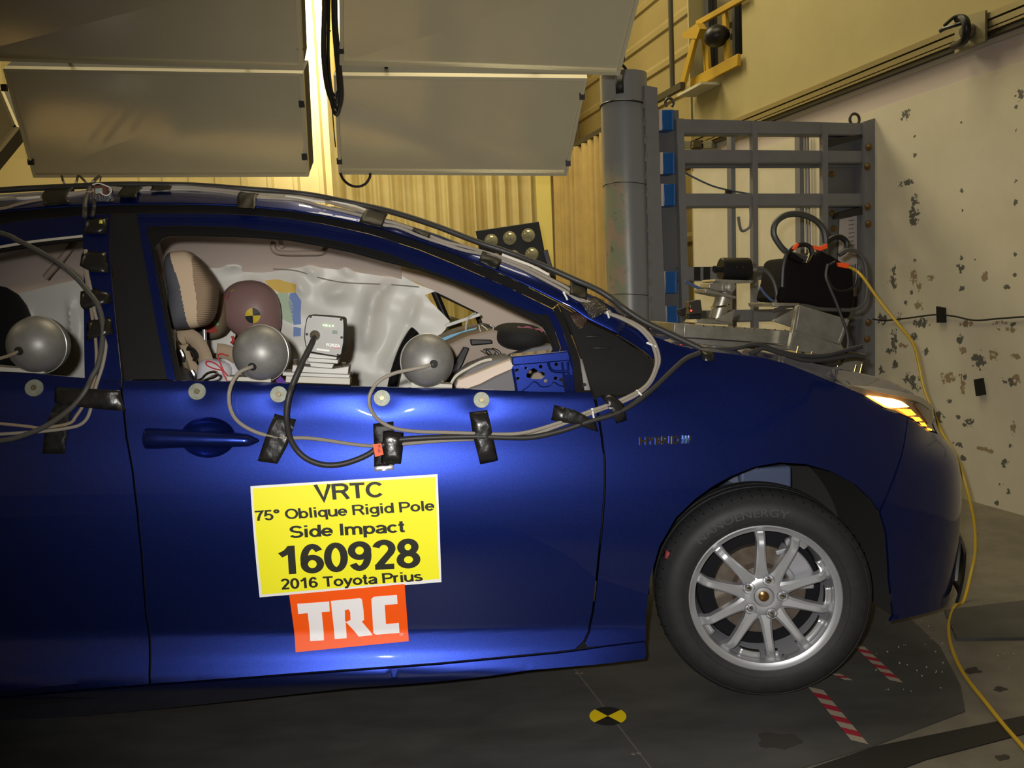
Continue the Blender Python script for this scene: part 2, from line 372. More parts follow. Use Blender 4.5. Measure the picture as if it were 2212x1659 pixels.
lg = panel('lower_grille', [('s', 0.79, 0.215), ('s', 0.84, 0.345), ('s', 1.05, 0.37), ('s', 1.35, 0.385), ('s', 2.0, 0.385), ('s', 2.3, 0.37), ('s', 2.3, 0.22), ('s', 2.0, 0.19), ('s', 1.35, 0.18), ('s', 1.0, 0.185)], GLOSSBLK, car, h=0.03, off=0.012)
panel('bumper_lip', [('s', 0.70, 0.175), ('s', 0.82, 0.30), ('s', 0.95, 0.33), ('s', 1.1, 0.33), ('s', 1.35, 0.20), ('s', 1.2, 0.17), ('s', 0.95, 0.165)], GLOSSBLK, car, h=0.02, off=0.028)
# dark structure behind the panels; the inner shell is added to block light
panel('inner_body', [(-170, 815), (262, 836), (800, 850), (1276, 862), (1300, 980), (1296, 1200), (1266, 1380), (1380, 1395), (1380, 1405), (300, 1500), (-170, 1540)], VOID, car, h=0.08, off=-0.045, thick=0.02)
panel('fender_liner', [(1300, 1000), (1360, 900), (1500, 830), (1700, 830), (1850, 900), (1930, 960), (1880, 1060), (1790, 1000), (1640, 985), (1520, 1040), (1430, 1130), (1385, 1280), (1385, 1370), (1300, 1370)], VOID, car, h=0.06, off=-0.03, thick=0.01)

# rear quarter beyond the rear door
_ar = [('s', -2.70 + .37 * math.cos(t), .31 + .37 * math.sin(t)) for t in np.linspace(rad(-8), rad(192), 26)]
panel('rear_quarter', [('s', -2.305, .19)] + [('s', -2.305, .30)] + _ar[1:-1] + [('s', -3.07, .24), ('s', -3.45, .27), ('s', -3.60, .38), ('s', -3.62, .80), ('s', -3.54, 1.0), ('s', -2.95, 1.09), ('s', -2.305, float(belt(-2.305)) - .004)], BLUE, car, h=.03)
BRASSY = mat('screw_brass', (0.24, 0.20, 0.12), 0.35, 0.7)
# ---- fasteners in the doors
for i, (x, y) in enumerate(bolt_px):
    T, Z = hit([x], [y]); c = from_car(surf(T, Z))[0]; e = 0.004
    a = from_car(surf(T + e, Z))[0] - from_car(surf(T - e, Z))[0]; b = from_car(surf(T, Z + e))[0] - from_car(surf(T, Z - e))[0]
    n = np.cross(a, b); n /= np.linalg.norm(n)
    mb = MB().lathe(c - n * .002, n, [(0.0, .0045), (.0205, .0045), (.0213, .0035), (.0213, -.002)], 36)
    d = link('fender_washer', mb, STEEL, rd if i == 0 else fd)
    mb = MB().lathe(c + n * .0022, n, [(0.0, .001), (.0035, .001), (.004, .0045), (.006, .0045), (.0066, .0035), (.0066, 0)], 18)
    link('socket_screw', mb, BRASSY, rd if i == 0 else fd)

# ---- door handle
def skin_strip(name, P, half, off, mats, parent, n=10):   # rounded bar lying along pixel path P; half = half heights in m, off = stand-off
    c = curve_on(P, 0.0, 6); m = len(c); hs = np.interp(np.linspace(0, 1, m), np.linspace(0, 1, len(half)), half); os_ = np.interp(np.linspace(0, 1, m), np.linspace(0, 1, len(off)), off)
    T = np.gradient(c, axis=0); T /= np.linalg.norm(T, axis=1, keepdims=True); out = -KW; G = []
    for i in range(m):
        up = np.cross(T[i], KW); up = np.array([0, 0, 1.]) - T[i] * T[i][2]; up /= np.linalg.norm(up); ring = []
        for k in range(n + 1):
            a = math.pi * k / n; ring.append(c[i] + up * hs[i] * math.cos(a) + out * (os_[i] * (math.sin(a) ** 0.7 if math.sin(a) > 1e-6 else 0) - 0.004))
        G.append(ring)
    return link(name, MB().grid(np.array(G)[:, ::-1]), mats, parent)
mb = MB(); c = skin([447], [945])[0]
G = []
for r in np.linspace(0.02, 1.03, 12):
    ring = []
    for a in np.linspace(0, 2 * math.pi, 41):
        p = skin([449 + 60 * r * math.cos(a)], [945 + 44 * r * math.sin(a)], 0.0)[0]; ring.append(p + KW * 0.026 * (1 - min(r, 1) ** 3))
    G.append(ring)
link('handle_recess', MB().grid(np.array(G)), BLUE, fd)
skin_strip('door_handle', [(309, 947), (316, 947), (340, 947), (390, 947), (445, 948), (500, 949), (538, 951), (560, 952)], [.013, .026, .026, .023, .022, .019, .015, .003], [.012, .026, .032, .035, .036, .034, .028, .006], BLUE, fd)

# ---- greenhouse side
K1 = [(-150, 482), (0, 457), (72, 451), (145, 446), (246, 442), (296, 441), (397, 441), (498, 443.7), (555, 448), (625, 455), (697, 466.8), (774.5, 483), (832, 498.4), (904.7, 523), (977, 547.6), (1030.5, 571), (1071, 586.8), (1126, 612.8), (1177, 638.9), (1235, 667.8), (1269, 693), (1334.7, 724.6)]
K2R = [(-150, 507), (0, 484), (72, 474.8), (173.6, 466), (238, 463)]
K2 = [(296, 461.7), (397, 461), (498, 463), (552, 466), (625, 472.6), (697, 484), (798, 506), (832, 516.5), (905, 540), (977, 569), (1032, 592.6), (1104.7, 624.4), (1194, 668)]
K2D = [(1214, 709.7), (1229.7, 758), (1236.7, 780), (1240, 803.7), (1241.4, 846)]
K3 = [(321, 489), (353.6, 489), (397, 487.8), (498, 490.7), (552, 496.5), (625, 504.4), (697, 515), (760, 528), (832, 546), (905, 575), (977, 602.5), (1032, 623), (1105, 657.7), (1148, 676), (1170, 680), (1183, 679)]
K4 = [(391, 822), (373, 730), (348, 612), (333, 539), (339, 527), (350, 514.5), (365, 509.5), (397, 508.8), (498, 511.6), (552, 514), (625, 520), (697, 533), (760, 546), (832, 566), (905, 584), (960, 603), (1032, 634.5), (1105, 669), (1148, 689.5), (1168, 701), (1177, 714), (1186, 733), (1197, 760), (1222, 846)]
wf = panel('window_frame', K2 + K2D + [(1222, 846), (1214, 757), (1197, 708)] + K3[::-1] + [(318, 500), (332, 560), (379, 821), (361, 819), (312, 560)], BLUE, fd, h=0.018, thick=0.004)
panel('window_seal', [(380, 821), (333, 560), (319, 500), (321, 490)] + K3[1:] + [(1197, 709), (1213, 757), (1224, 846)] + K4[::-1][0:] , SEAL, fd, h=0.016, off=-0.004, thick=0.004)
panel('pillar_cover', [(239, 463), (296, 462), (312, 560), (361, 819), (268, 820), (241, 560)], DARKP, fd, h=0.03, off=-0.002, thick=0)
panel('weather_strip', K1[:21] + [(1207, 655)] + [(1194, 666)] + [(a, b - 1.5) for a, b in K2[::-1][1:]] + [(a, b - 1.5) for a, b in K2R[::-1]], SEAL, car, h=0.02, off=-0.006, thick=0)
# thin highlights: ribs of the frame and lip of the seal
for dy, r in ((9, .0012), (15, .0010)):
    link('frame_rib', MB().tube(curve_on([(a, b + dy * (0.75 if a > 900 else 1)) for a, b in K2[:-1]] + [(1186 - dy * .7, 670 + dy * .2)], 0.001), r, 6), BLUE, fd)
link('seal_lip', MB().tube(curve_on([(a, b + 1) for a, b in K3[1:-2]] + [(1170, 694), (1183, 716), (1200, 758)], 0.001), .0022, 6), SEAL, fd)
link('seal_lip', MB().tube(curve_on([(a, b - 4) for a, b in K4[4:-3]], -0.002), .0022, 6), SEAL, fd)
# rear door upper part
rw = panel('window_frame', K2R + [(237, 561), (263, 821), (183, 817), (181, 560), (179, 507), (72, 519), (0, 529), (-150, 552)], BLUE, rd, h=0.02, thick=0.004)
link('window_channel', MB().tube(curve_on([(-150, 560), (0, 534), (72, 522), (179, 510)], -0.004), .0042, 8), mat('pale_clip_rail', S(185, 180, 165), 0.45), rd)
link('window_seal', MB().tube(curve_on([(-150, 567), (0, 541), (72, 529), (179, 515)], -0.010), .006, 8), SEAL, rd)
# black quarter panel ahead of the door and the dark sash beside it
qp = panel('quarter_panel', [(1204, 655), (1230, 671), (1268, 696), (1333, 727), (1385, 762), (1410, 781), (1415, 790), (1411, 803), (1398, 826), (1362, 852), (1290, 856), (1284, 852), (1277, 838), (1250, 756), (1231, 708), (1209, 660)], DARKP, car, h=0.02, off=-0.003, thick=0)
for (x0, x1, y) in ((1267, 1308, 727), (1283, 1326, 752)):
    skin_strip('rib', [(x0, y), ((x0 + x1) / 2, y), (x1, y + 1)], [.002, .0045, .0045, .002], [.001, .005, .005, .001], DARKP, qp, 6)
panel('door_sash', [(1195, 668), (1206, 660), (1228, 709), (1247, 756), (1274, 838), (1281, 855), (1243, 846), (1241, 804), (1237, 779), (1230, 757), (1215, 709)], SEAL, fd, h=0.02, off=-0.005, thick=0)
link('corner_trim', MB().tube(curve_on([(1207, 658), (1230, 706), (1248, 754), (1277, 838), (1283, 852)], 0.0), .0022, 6), GLOSSBLK, qp)
mb = MB(); mb.add(from_car(surf(*hit([1252, 1257, 1275, 1262], [776, 776, 843, 843]), 0.001)), [(0, 1, 2, 3)]); link('sash_insert', mb, mat('grey_fabric', (0.22, 0.21, 0.20), 0.9), fd, thick=.002)
link('trim_clip', MB().lathe(skin([1262], [832], 0.002)[0], -KW, [(.0, .004), (.003, .004), (.0035, .002), (.006, .002), (.006, -.003)], 20), DARKP, fd)
# ================================================================== roof, hood, lamps, wheel
# roof rail from the door strip up to the edge of the roof, then the roof across to the far side
TOPS = [(-150, 432), (0, 424), (101, 420), (200, 414), (270, 411), (371, 411), (506, 418), (640, 431), (739, 450), (843, 474), (944, 506), (1035, 541), (1113, 571), (1170, 590), (1240, 622), (1297, 645), (1380, 694), (1440, 722)]
k1 = np.array(K1); tp = np.array(TOPS); xs = np.r_[np.linspace(-150, 1334, 90)]
a1 = np.interp(xs, k1[:, 0], k1[:, 1]); a1 = a1 - 1.0
T1, Z1 = hit(xs, a1); low = from_car(surf(T1, Z1))
# upper edge: on a plane a little further in, through the silhouette pixels (shifted so the rail runs along, not up)
ux = xs + np.interp(xs, [-150, 500, 900, 1334], [0, 6, 16, 24]); ty = np.interp(ux, tp[:, 0], tp[:, 1])
wup = to_car(low)[:, 1] + np.interp(xs, [-150, 600, 1000, 1334], [.115, .10, .065, .05])
up = np.array([car_pt(x, y, v)[()] for x, y, v in zip(ux, ty, wup)])
def rail_pt(x, y, off=0.0, xs=xs, ux=ux, ty=ty, a1=a1, low=low, up=up):                     # pixel on the roof rail -> world point standing off it
    if x > 1330: return skin([x], [y], off)[0]
    xc = x; f = .5
    for _ in range(4):
        yl = np.interp(xc, xs, a1); yu = np.interp(xc + np.interp(xc, xs, ux - xs), ux, ty); f = np.clip((yl - y) / max(yl - yu, 5), -.35, 2.4); xc = x - np.interp(xc, xs, ux - xs) * f
    L_ = np.array([np.interp(xc, xs, low[:, k]) for k in range(3)]); U_ = np.array([np.interp(xc, xs, up[:, k]) for k in range(3)])
    return L_ + (U_ - L_) * f - KW * (.020 * math.sin(math.pi * min(max(f, 0), 1)) + off) + np.array([0, 0, .35 * off])
G = []
for k, f in enumerate((0, .04, .08, .2, .4, .6, .8, .92, 1.0)):
    row = low + (up - low) * f - KW * (math.sin(math.pi * f) * 0.020 + (.004 if 0 < f < .1 else 0)); G.append(row)
# carried back to the tail
def tail(P):
    c = to_car(P[0]); return from_car(np.array([(c[0] - 1.22 * q, c[1] + .10 * q, c[2] - (.33 if P is up else .31) * q ** 1.6) for q in np.linspace(1, .1, 10)]))
TL, TU = tail(low), tail(up); G2 = []
for k, f in enumerate((0, .2, .4, .6, .8, 1.0)): G2.append(TL + (TU - TL) * f - KW * math.sin(math.pi * f) * .020)
G = [np.concatenate([G2[min(5, max(0, int(round(f * 5))))] if f in (0, .2, .4, .6, .8, 1.0) else TL + (TU - TL) * f - KW * (math.sin(math.pi * f) * .020 + (.004 if 0 < f < .1 else 0)), g]) for f, g in zip((0, .04, .08, .2, .4, .6, .8, .92, 1.0), G)]
link('roof_rail', MB().grid(np.array(G)), BLUE, car, thick=0.01, angle=60)
upc = to_car(up); keep = xs < 470
edge = up[keep]; ec = np.concatenate([to_car(TU), upc[keep]]); G = []
for f in np.linspace(0, 1, 15):
    row = ec.copy(); row[:, 1] = ec[:, 1] + (1.76 - 2 * ec[:, 1]) * f; row[:, 2] = ec[:, 2] + 0.055 * (1 - (2 * f - 1) ** 2); G.append(from_car(row))
link('roof', MB().grid(np.array(G)), BLUE, car, thick=0.012)
GLASS = mat('window_glass', (0.6, 0.64, 0.62), rough=0.02, spec=0.15, alpha=0.05)
wsx = ~keep & (xs < 1336); ec = upc[wsx]; G = []
for f in np.linspace(0.02, 0.98, 17):
    row = ec.copy(); row[:, 1] = ec[:, 1] + (1.76 - 2 * ec[:, 1]) * f; c = 1 - (2 * f - 1) ** 2; row[:, 0] += 0.03 * c; row[:, 2] += -0.004; G.append(from_car(row))
WS = [to_car(g) for g in G]
link('windshield', MB().grid(np.array(G)), GLASS, car)
# tail: rear pillar, hatch, bumper
lo_ = to_car(TL); hz = [(q[0], q[2]) for q in lo_[::3]]
panel('rear_pillar', [('s', -2.31, float(belt(-2.31)))] + [('s', -2.31, float(np.interp(-2.31, lo_[:, 0], lo_[:, 2])) - .012)] + [('s', u_, z_ - .012) for u_, z_ in hz[::-1][1:]] + [('s', -3.52, 1.0), ('s', -2.95, 1.095)], BLUE, car, h=.04)
tu_ = to_car(TU)[0]; G = []
for u_, z_, i_ in ((tu_[0], tu_[2], tu_[1]), (-3.52, 1.02, .14), (-3.64, .95, .10), (-3.66, .62, .07), (-3.66, .42, .06), (-3.60, .26, .08)): G.append([(u_ - .06 * (1 - (2 * f - 1) ** 2), i_ + (1.76 - 2 * i_) * f, z_ + (.05 if z_ > 1.1 else 0) * (1 - (2 * f - 1) ** 2)) for f in np.linspace(0, 1, 13)])
link('tailgate', MB().grid(from_car(np.array(G))), BLUE, car, thick=.01, angle=50)
# far roof rail and pillar, seen from inside
far_low = to_car(low); far_low[:, 1] = 1.76 - far_low[:, 1]; far_up = upc.copy(); far_up[:, 1] = 1.76 - far_up[:, 1]
link('roof_rail', MB().grid(np.array([from_car(far_up), from_car(far_low)])), BLUE, car, thick=0.01)

# ---- hood
FT = [(1346, 702)] + FTOP[:9]
ft = np.array(FT, float); e = hit(ft[:, 0], ft[:, 1] - 3); E0 = surf(e[0], e[1], 0.0)
ms = np.array([(1440, 728), (1500, 744), (1560, 748), (1620, 754), (1680, 766), (1740, 781), (1790, 792), (1843, 802), (1915, 819), (1968, 846)], float)
Mid = in_car(ms[:, 0], ms[:, 1], 0.42)
def rs(P, n): 
    s = np.r_[0, np.cumsum(np.linalg.norm(np.diff(P, axis=0), axis=1))]; q = np.linspace(0, s[-1], n); return np.stack([np.interp(q, s, P[:, k]) for k in range(3)], -1)
n = 40; A = rs(E0, n); B = rs(Mid, n); C = B.copy(); C[:, 1] = 0.88; C[:, 0] += np.linspace(0.06, 0.035, n); C[:, 2] += np.linspace(-0.06, -0.045, n)
rows = []
for f in np.linspace(0, 1, 15): 
    q = A * (1 - f) + B * f; q[:, 2] = A[:, 2] + (B[:, 2] - A[:, 2]) * (1 - (1 - f) ** 2.6); rows.append(q)
for f in np.linspace(0.2, 1, 6):
    q = B * (1 - f) + C * f; q[:, 2] = B[:, 2] + (C[:, 2] - B[:, 2]) * math.sin(f * math.pi / 2); rows.append(q)
for r_ in rows[::-1][1:]:
    q = r_.copy(); q[:, 1] = 1.76 - q[:, 1]; rows.append(q)
hood = link('hood', MB().grid(from_car(np.array(rows))), BLUE, car, thick=0.012, angle=60)
e0 = rows[0][0]; cw_ = [r_[0] for r_ in rows]; ws_ = np.array(WS)[:, -1]; cwn = np.array(cw_); G = [cwn, cwn - np.array([.02, 0, .03]), np.stack([np.interp(cwn[:, 1], ws_[:, 1], ws_[:, 0]), cwn[:, 1], np.interp(cwn[:, 1], ws_[:, 1], ws_[:, 2])], -1)]
link('cowl_panel', MB().grid(from_car(np.array(G))), BLACKTRIM, car, thick=.004)
# leading edge of the hood rolls down in front
nose = np.array([r_[-1] for r_ in rows]); G = [from_car(nose + np.array([d, 0, -h_])) for d, h_ in ((0, 0), (.008, .006), (.008, .02), (-.03, .028))]
link('hood_edge', MB().grid(np.array(G)), BLUE, hood)
# ---- headlight
LENS = mat('lamp_lens', S(120, 104, 84), rough=0.12, spec=0.6, coat=1.0, noise=(9, S(70, 60, 50), 0.35, 0.7))
hl = panel('headlight', [(1818, 834), (1862, 851), (1887, 866), (1912, 881), (1962, 899), (2005, 927), (2025, 934), ('s', 0.76, 0.742), ('s', 0.78, 0.775), (2014, 877), (1996, 861), (1968, 851), (1940, 846), (1871, 836)], LENS, car, h=0.014, off=-0.002)
panel('lamp_bezel', [(1835, 832), (1880, 834), (1945, 846), (1990, 860), (2012, 880), (2004, 884), (1985, 870), (1950, 858), (1890, 846)], mat('lamp_bezel', S(150, 140, 118), 0.35, coat=0.6), hl, h=0.012, off=0.006)
panel('lamp_reflector', [(1972, 872), (1990, 868), (2010, 886), (2013, 908), (2004, 916), (1990, 896)], mat('lamp_dark', S(74, 52, 38), 0.2, coat=1.0), hl, h=0.01, off=0.004)
AMBER = mat('amber_led', (1.0, 0.45, 0.05), 0.4, emit=((1.0, 0.36, 0.02), 4.0))
AMBER2 = mat('amber_led_hot', (1.0, 0.6, 0.1), 0.4, emit=((1.0, 0.52, 0.09), 14.0))
for i, P in enumerate(([(1871, 854), (1897, 857), (1926, 861), (1946, 867), (1960, 878), (1929, 881), (1915, 879)], [(1937, 883), (1965, 884), (1978, 896), (1960, 898)], [(1968, 900), (1984, 901), (1991, 909), (1978, 910)], [(1987, 913), (1995, 913), (2001, 921), (1992, 920)], [(2001, 924), (2010, 927), (2010, 930), (2004, 929)])):
    panel('turn_signal_segment', P, AMBER2 if i < 1 else AMBER, hl, h=0.01, off=0.004, thick=0.003)
# upper grille panel / emblem strip between the lamps
panel('front_grille', [('s', 1.02, 0.71), ('s', 1.04, 0.75), ('s', 1.3, 0.755), ('s', 2.0, 0.75), ('s', 2.2, 0.70), ('s', 2.0, 0.67), ('s', 1.3, 0.69)], GLOSSBLK, car, h=0.03, off=0.0)
# floor pan and wheel-house so the underside is closed
mb = MB(); P = from_car(np.array([(-2.6, .09, .17), (-.42, .09, .17), (-.42, 1.67, .17), (-2.6, 1.67, .17)])); mb.prism(P, (0, 0, .05)); link('floor_pan', mb, VOID, car, smooth=False)
LIN = mat('arch_liner', (0.020, 0.020, 0.019), rough=0.7)
wc_car = np.array([0.0, 0.12, 0.335]); mb = MB()
mb.lathe(from_car(np.array([-.005, .02, .315])), KW, [(.405, 0.03), (.40, .30), (.30, .42), (.05, .42)], 40, a0=rad(-195), a1=rad(15), xref=KU)
arch = link('wheel_arch_liner', mb, LIN, car)
mb = MB().tube(from_car(np.array([(.02, .26, .62), (.03, .30, .60), (.06, .36, .45), (.08, .45, .35)])), .05, 14); link('strut', mb, mat('strut_grey', (0.06, 0.075, 0.12), 0.5), car)
mb = MB().box(from_car(np.array([.10, .27, .585])), (.16, .10, .07), np.array([KU, KW, [0, 0, 1]])).box(from_car(np.array([.03, .27, .64])), (.10, .10, .07), np.array([KU, KW, [0, 0, 1]])); link('strut_mount', mb, mat('strut_blue', (0.06, 0.08, 0.14), 0.6), car, bevel=.008)
# ---- wheel, turned a little outward
HUB = at(1652, 1292, CO[1] + 2.2219)
wy = rad(-6.0); WX = np.array([math.cos(wy), math.sin(wy), 0]); WA = np.array([-math.sin(wy), math.cos(wy), 0])   # WA points inward along the axle
WZ = np.array([0, 0, 1.]); WR = np.array([WX, WA, WZ])
wheel = empty('front_wheel', (HUB[0], HUB[1], 0), '', ''); del wheel['label']; del wheel['category']
wheel.parent = car; wheel.matrix_parent_inverse = Matrix(); wheel.matrix_local = PW['car'].inverted() @ Matrix.Translation(Vector((HUB[0], HUB[1], 0)))
PW['front_wheel'] = Matrix.Translation(Vector((HUB[0], HUB[1], 0)))
def wp(r, a, d): return HUB + WX * r * math.cos(a) + WZ * r * math.sin(a) + WA * d
RT = HUB[2]                                     # tyre radius: it stands on the floor
kR = RT / 0.3
tp_ = [(.203, .013), (.207, -.004), (.222, -.013), (.245, -.016), (.262, -.013), (.276, -.004), (.2835, .006), (.285, .0075), (.289, .012), (.2955, .024), (.2985, .045), (.2995, .065), (.2970, .067), (.2970, .073), (.2998, .075), (.3, .1), (.2974, .102), (.2974, .108), (.2998, .11), (.2995, .135), (.297, .137), (.297, .143), (.2985, .146), (.292, .175), (.27, .195), (.21, .19)]
link('tire', MB().lathe(HUB, WA, [(r * kR if r > .21 else r, d) for r, d in tp_], 96, xref=WX), RUBBER, wheel, angle=30)
tire = COL.objects['tire'] if 'tire' in COL.objects else bpy.data.objects['tire']
for k in range(64):                             # shoulder slits
    a = 2 * math.pi * k / 64
    if -0.45 < math.sin(a): link('tread_slit', MB().bar(wp(.2862 * kR, a, .0085), wp(.2995 * kR, a + .012, .040), .0035, .003, up=wp(1, a, 0) - HUB), VOID, tire, smooth=False)
for q in (.2785, .226):
    link('sidewall_ring', MB().tube([wp(q * kR, a, -.0035 if q > .25 else -.0142) for a in np.linspace(0, 2 * math.pi, 97)[:-1]], .0011, 6, closed=True), RUBBER, tire)
# rim barrel and lip
link('rim', MB().lathe(HUB, WA, [(.190, .07), (.188, .03), (.1885, .012), (.1905, .004), (.197, .001), (.2015, -.0035), (.2055, -.008), (.2085, -.006), (.2085, .004), (.205, .014)], 96, xref=WX), ALLOY, wheel, angle=50)
rim = bpy.data.objects['rim']
link('rim_barrel', MB().lathe(HUB, WA, [(.190, .012), (.186, .05), (.178, .10), (.182, .18)], 72, xref=WX), CAST, rim)
# ten spokes in five pairs; profile: proud at mid-length, dropping to the hub and kinking down to the rim
def spoke_mesh(a_in, a_out, twist):
    mb = MB(); rows = []; N = 14
    for i in range(N + 1):
        f = i / N; r = .045 + (.1915 - .045) * f
        a = a_in + (a_out - a_in) * (f ** 0.8)
        wd = np.interp(f, [0, .2, .5, .8, 1], [.024, .0155, .0122, .0115, .0145]); dp = np.interp(f, [0, .3, .75, .83, .93, 1], [.010, .004, -.004, -.001, .018, .022])
        er = WX * math.cos(a) + WZ * math.sin(a); ea = -WX * math.sin(a) + WZ * math.cos(a); c = HUB + er * r
        rows.append([c - ea * wd + WA * (dp + .030), c - ea * wd + WA * (dp + .006), c - ea * (wd * .55) + WA * dp, c + ea * (wd * .55) + WA * dp, c + ea * wd + WA * (dp + .006), c + ea * wd + WA * (dp + .030)])
    return mb.grid(np.array(rows))
A0 = rad(76)
for k in range(5):
    b = A0 + k * 2 * math.pi / 5
    for sgn in (-1, 1):
        link('spoke', spoke_mesh(b + sgn * rad(19), b + sgn * rad(15.8), 0), ALLOY, rim, angle=30)
mb = MB().lathe(HUB, WA, [(.026, .05), (.027, .012), (.0285, .007), (.036, .006), (.050, .007), (.060, .013), (.064, .05)], 60, xref=WX)
link('hub_face', mb, ALLOY, rim)
mb = MB().lathe(HUB, WA, [(.0, .014), (.018, .014), (.024, .016), (.0265, .010), (.028, .006)], 36, xref=WX); link('hub_bore', mb, CAST, rim)
mb = MB().lathe(HUB, WA, [(.0, .0075), (.009, .008), (.0145, .011), (.0155, .017)], 32, xref=WX); link('axle_nut', mb, mat('gold_nut', (0.45, 0.24, 0.08), 0.22, 0.9), rim)
for k in range(5):
    a = A0 + k * 2 * math.pi / 5; c = wp(.050, a, 0)
    mb = MB().lathe(c, WA, [(.0, .014), (.0142, .014), (.0148, .0055), (.0165, .0045)], 24); link('lug_pocket', mb, mat('pocket_grey', (.16, .16, .17), .5, .4), rim)
    mb = MB().lathe(c, WA, [(.0, -.001), (.006, -.0005), (.0090, .003), (.0100, .007), (.0100, .014)], 18); link('lug_nut', mb, CHROME, wheel)
# balance pads and cast letters on the inside of the rim
for (a0, a1) in ((-112, -93), (-88, -76), (-58, -24), (-10, 6), (14, 32), (203, 219), (48, 58)):
    aa = np.radians(np.linspace(a0, a1, 8)); G = [[wp(.187, a, .026) for a in aa], [wp(.171, a, .030) for a in aa], [wp(.171, a, .05) for a in aa]]
    link('balance_pad', MB().grid(np.array(G)), ALLOYB, rim, thick=.002)
va = rad(-73); link('valve_stem', MB().cyl(wp(.183, va, .02), wp(.171, va, -.012), .0042, 14).cyl(wp(.173, va, -.008), wp(.169, va, -.016), .0055, 14), BLACKTRIM, wheel)
# brake behind the spokes
link('brake_disc', MB().lathe(HUB, WA, [(.04, .055), (.070, .058), (.080, .072), (.128, .072), (.1285, .092), (.08, .092)], 60, xref=WX), ROTOR, wheel, angle=30)
G = []; mb = MB()
for (r0, r1, a0, a1, d) in ((.085, .148, 2, 62, .052), (.10, .155, 10, 50, .046)):
    aa = np.radians(np.linspace(a0, a1, 12)); P = [wp(r1, a, d) for a in aa] + [wp(r0, a, d) for a in aa[::-1]]; mb.prism(P, WA * .05)
cal_ = link('brake_caliper', mb, CAST, wheel, bevel=.005)
link('bleed_nipple', MB().cyl(wp(.165, rad(62), .05), wp(.165, rad(62), .036), .012, 16), CAST, wheel)
link('caliper_bracket', MB().bar(wp(.12, rad(70), .05), wp(.165, rad(52), .05), .014, .014), CAST, wheel, bevel=.003)
link('slide_pin', MB().bar(wp(.09, rad(18), .046), wp(.125, rad(18), .046), .012, .012), CAST, wheel, bevel=.003)
link('dust_shield', MB().lathe(HUB, WA, [(.05, .10), (.172, .10), (.178, .11)], 60, xref=WX), VOID, wheel)
def copy_tree(o, parent, name=None):
    c = o.copy(); COL.objects.link(c); c.parent = parent
    if name: c.name = name
    for ch in list(o.children): copy_tree(ch, c)
    return c
rwh = copy_tree(wheel, car, 'rear_wheel'); rp = from_car(np.array([-2.70, .075, 0.0])); rwh.matrix_local = PW['car'].inverted() @ Matrix.Translation(Vector((rp[0], rp[1], 0))) @ Matrix.Rotation(rad(13), 4, 'Z')
# ---- bodyside badge, letters standing on the fender
def text_mesh(body, size=1.0, bold=0.0, extrude=0.0):
    c = bpy.data.curves.new('t', 'FONT'); c.body = body; c.size = size; c.offset = bold; c.extrude = extrude; c.resolution_u = 4
    o = bpy.data.objects.new('t', c); COL.objects.link(o); dg = bpy.context.evaluated_depsgraph_get(); me = bpy.data.meshes.new_from_object(o.evaluated_get(dg))
    V = np.array([tuple(v.co) for v in me.vertices]).reshape(-1, 3); F = [tuple(p.vertices) for p in me.polygons]
    bpy.data.objects.remove(o); bpy.data.curves.remove(c); bpy.data.meshes.remove(me); return V, F
def text_on(name, body, quad, parent, m, off=0.002, bold=0.02, depth=0.0, fill=True):
    """text stretched into a pixel quad (tl, tr, br, bl) on the car's skin"""
    V, F = text_mesh(body, 1.0, bold); lo, hi = V.min(0), V.max(0); q = np.array(quad, float)
    s = (V[:, 0] - lo[0]) / (hi[0] - lo[0]); t = 1 - (V[:, 1] - lo[1]) / (hi[1] - lo[1])
    P = (q[0] * (1 - s)[:, None] + q[1] * s[:, None]) * (1 - t)[:, None] + (q[3] * (1 - s)[:, None] + q[2] * s[:, None]) * t[:, None]
    T, Z = hit(P[:, 0], P[:, 1]); mb = MB(); mb.add(from_car(surf(T, Z, off)), F)
    return link(name, mb, m, parent, smooth=False, thick=depth)
BADGE = mat('badge_chrome', (0.55, 0.56, 0.58), rough=0.12, metal=1.0)
badge = text_on('model_badge', 'HYBRID', [(1381, 944), (1468, 941), (1468, 958), (1381, 961)], fender, BADGE, 0.004, 0.03, 0.004)
for i, (x, c_) in enumerate(((1474, 0), (1481, 1), (1488, 2))):
    panel('badge_wave', [(x, 940), (x + 3, 941), (x + 4, 949), (x + 1, 957), (x - 3, 958), (x, 949)], mat('badge_blue', (0.25, 0.5, 0.75), 0.15, 0.8) if i < 2 else BADGE, badge, h=0.004, off=0.004, thick=0.003)
# raised lettering round the tyre's sidewall
V, F = text_mesh('NANOENERGY', 1.0, 0.0); lo, hi = V.min(0), V.max(0); s = (V[:, 0] - lo[0]) / (hi[0] - lo[0]); h_ = (V[:, 1] - lo[1]) / (hi[1] - lo[1])
aa = np.radians(137 - s * 62); rr = (.236 + .022 * h_) * kR; mb = MB(); mb.add([wp(r, a, -.0168 if r < .262 * kR else -.0145) for r, a in zip(rr, aa)], F); link('sidewall_lettering', mb, mat('raised_rubber', (0.05, 0.05, 0.052), 0.5), tire, smooth=False)
mb = MB().grid(np.array([[wp(.288 * kR, rad(a), .007) for a in (153, 157)], [wp(.2975 * kR, rad(a), .03) for a in (153, 157)]])); link('red_paint_mark', mb, mat('red_mark', S(150, 60, 60), 0.7), tire, thick=.001)
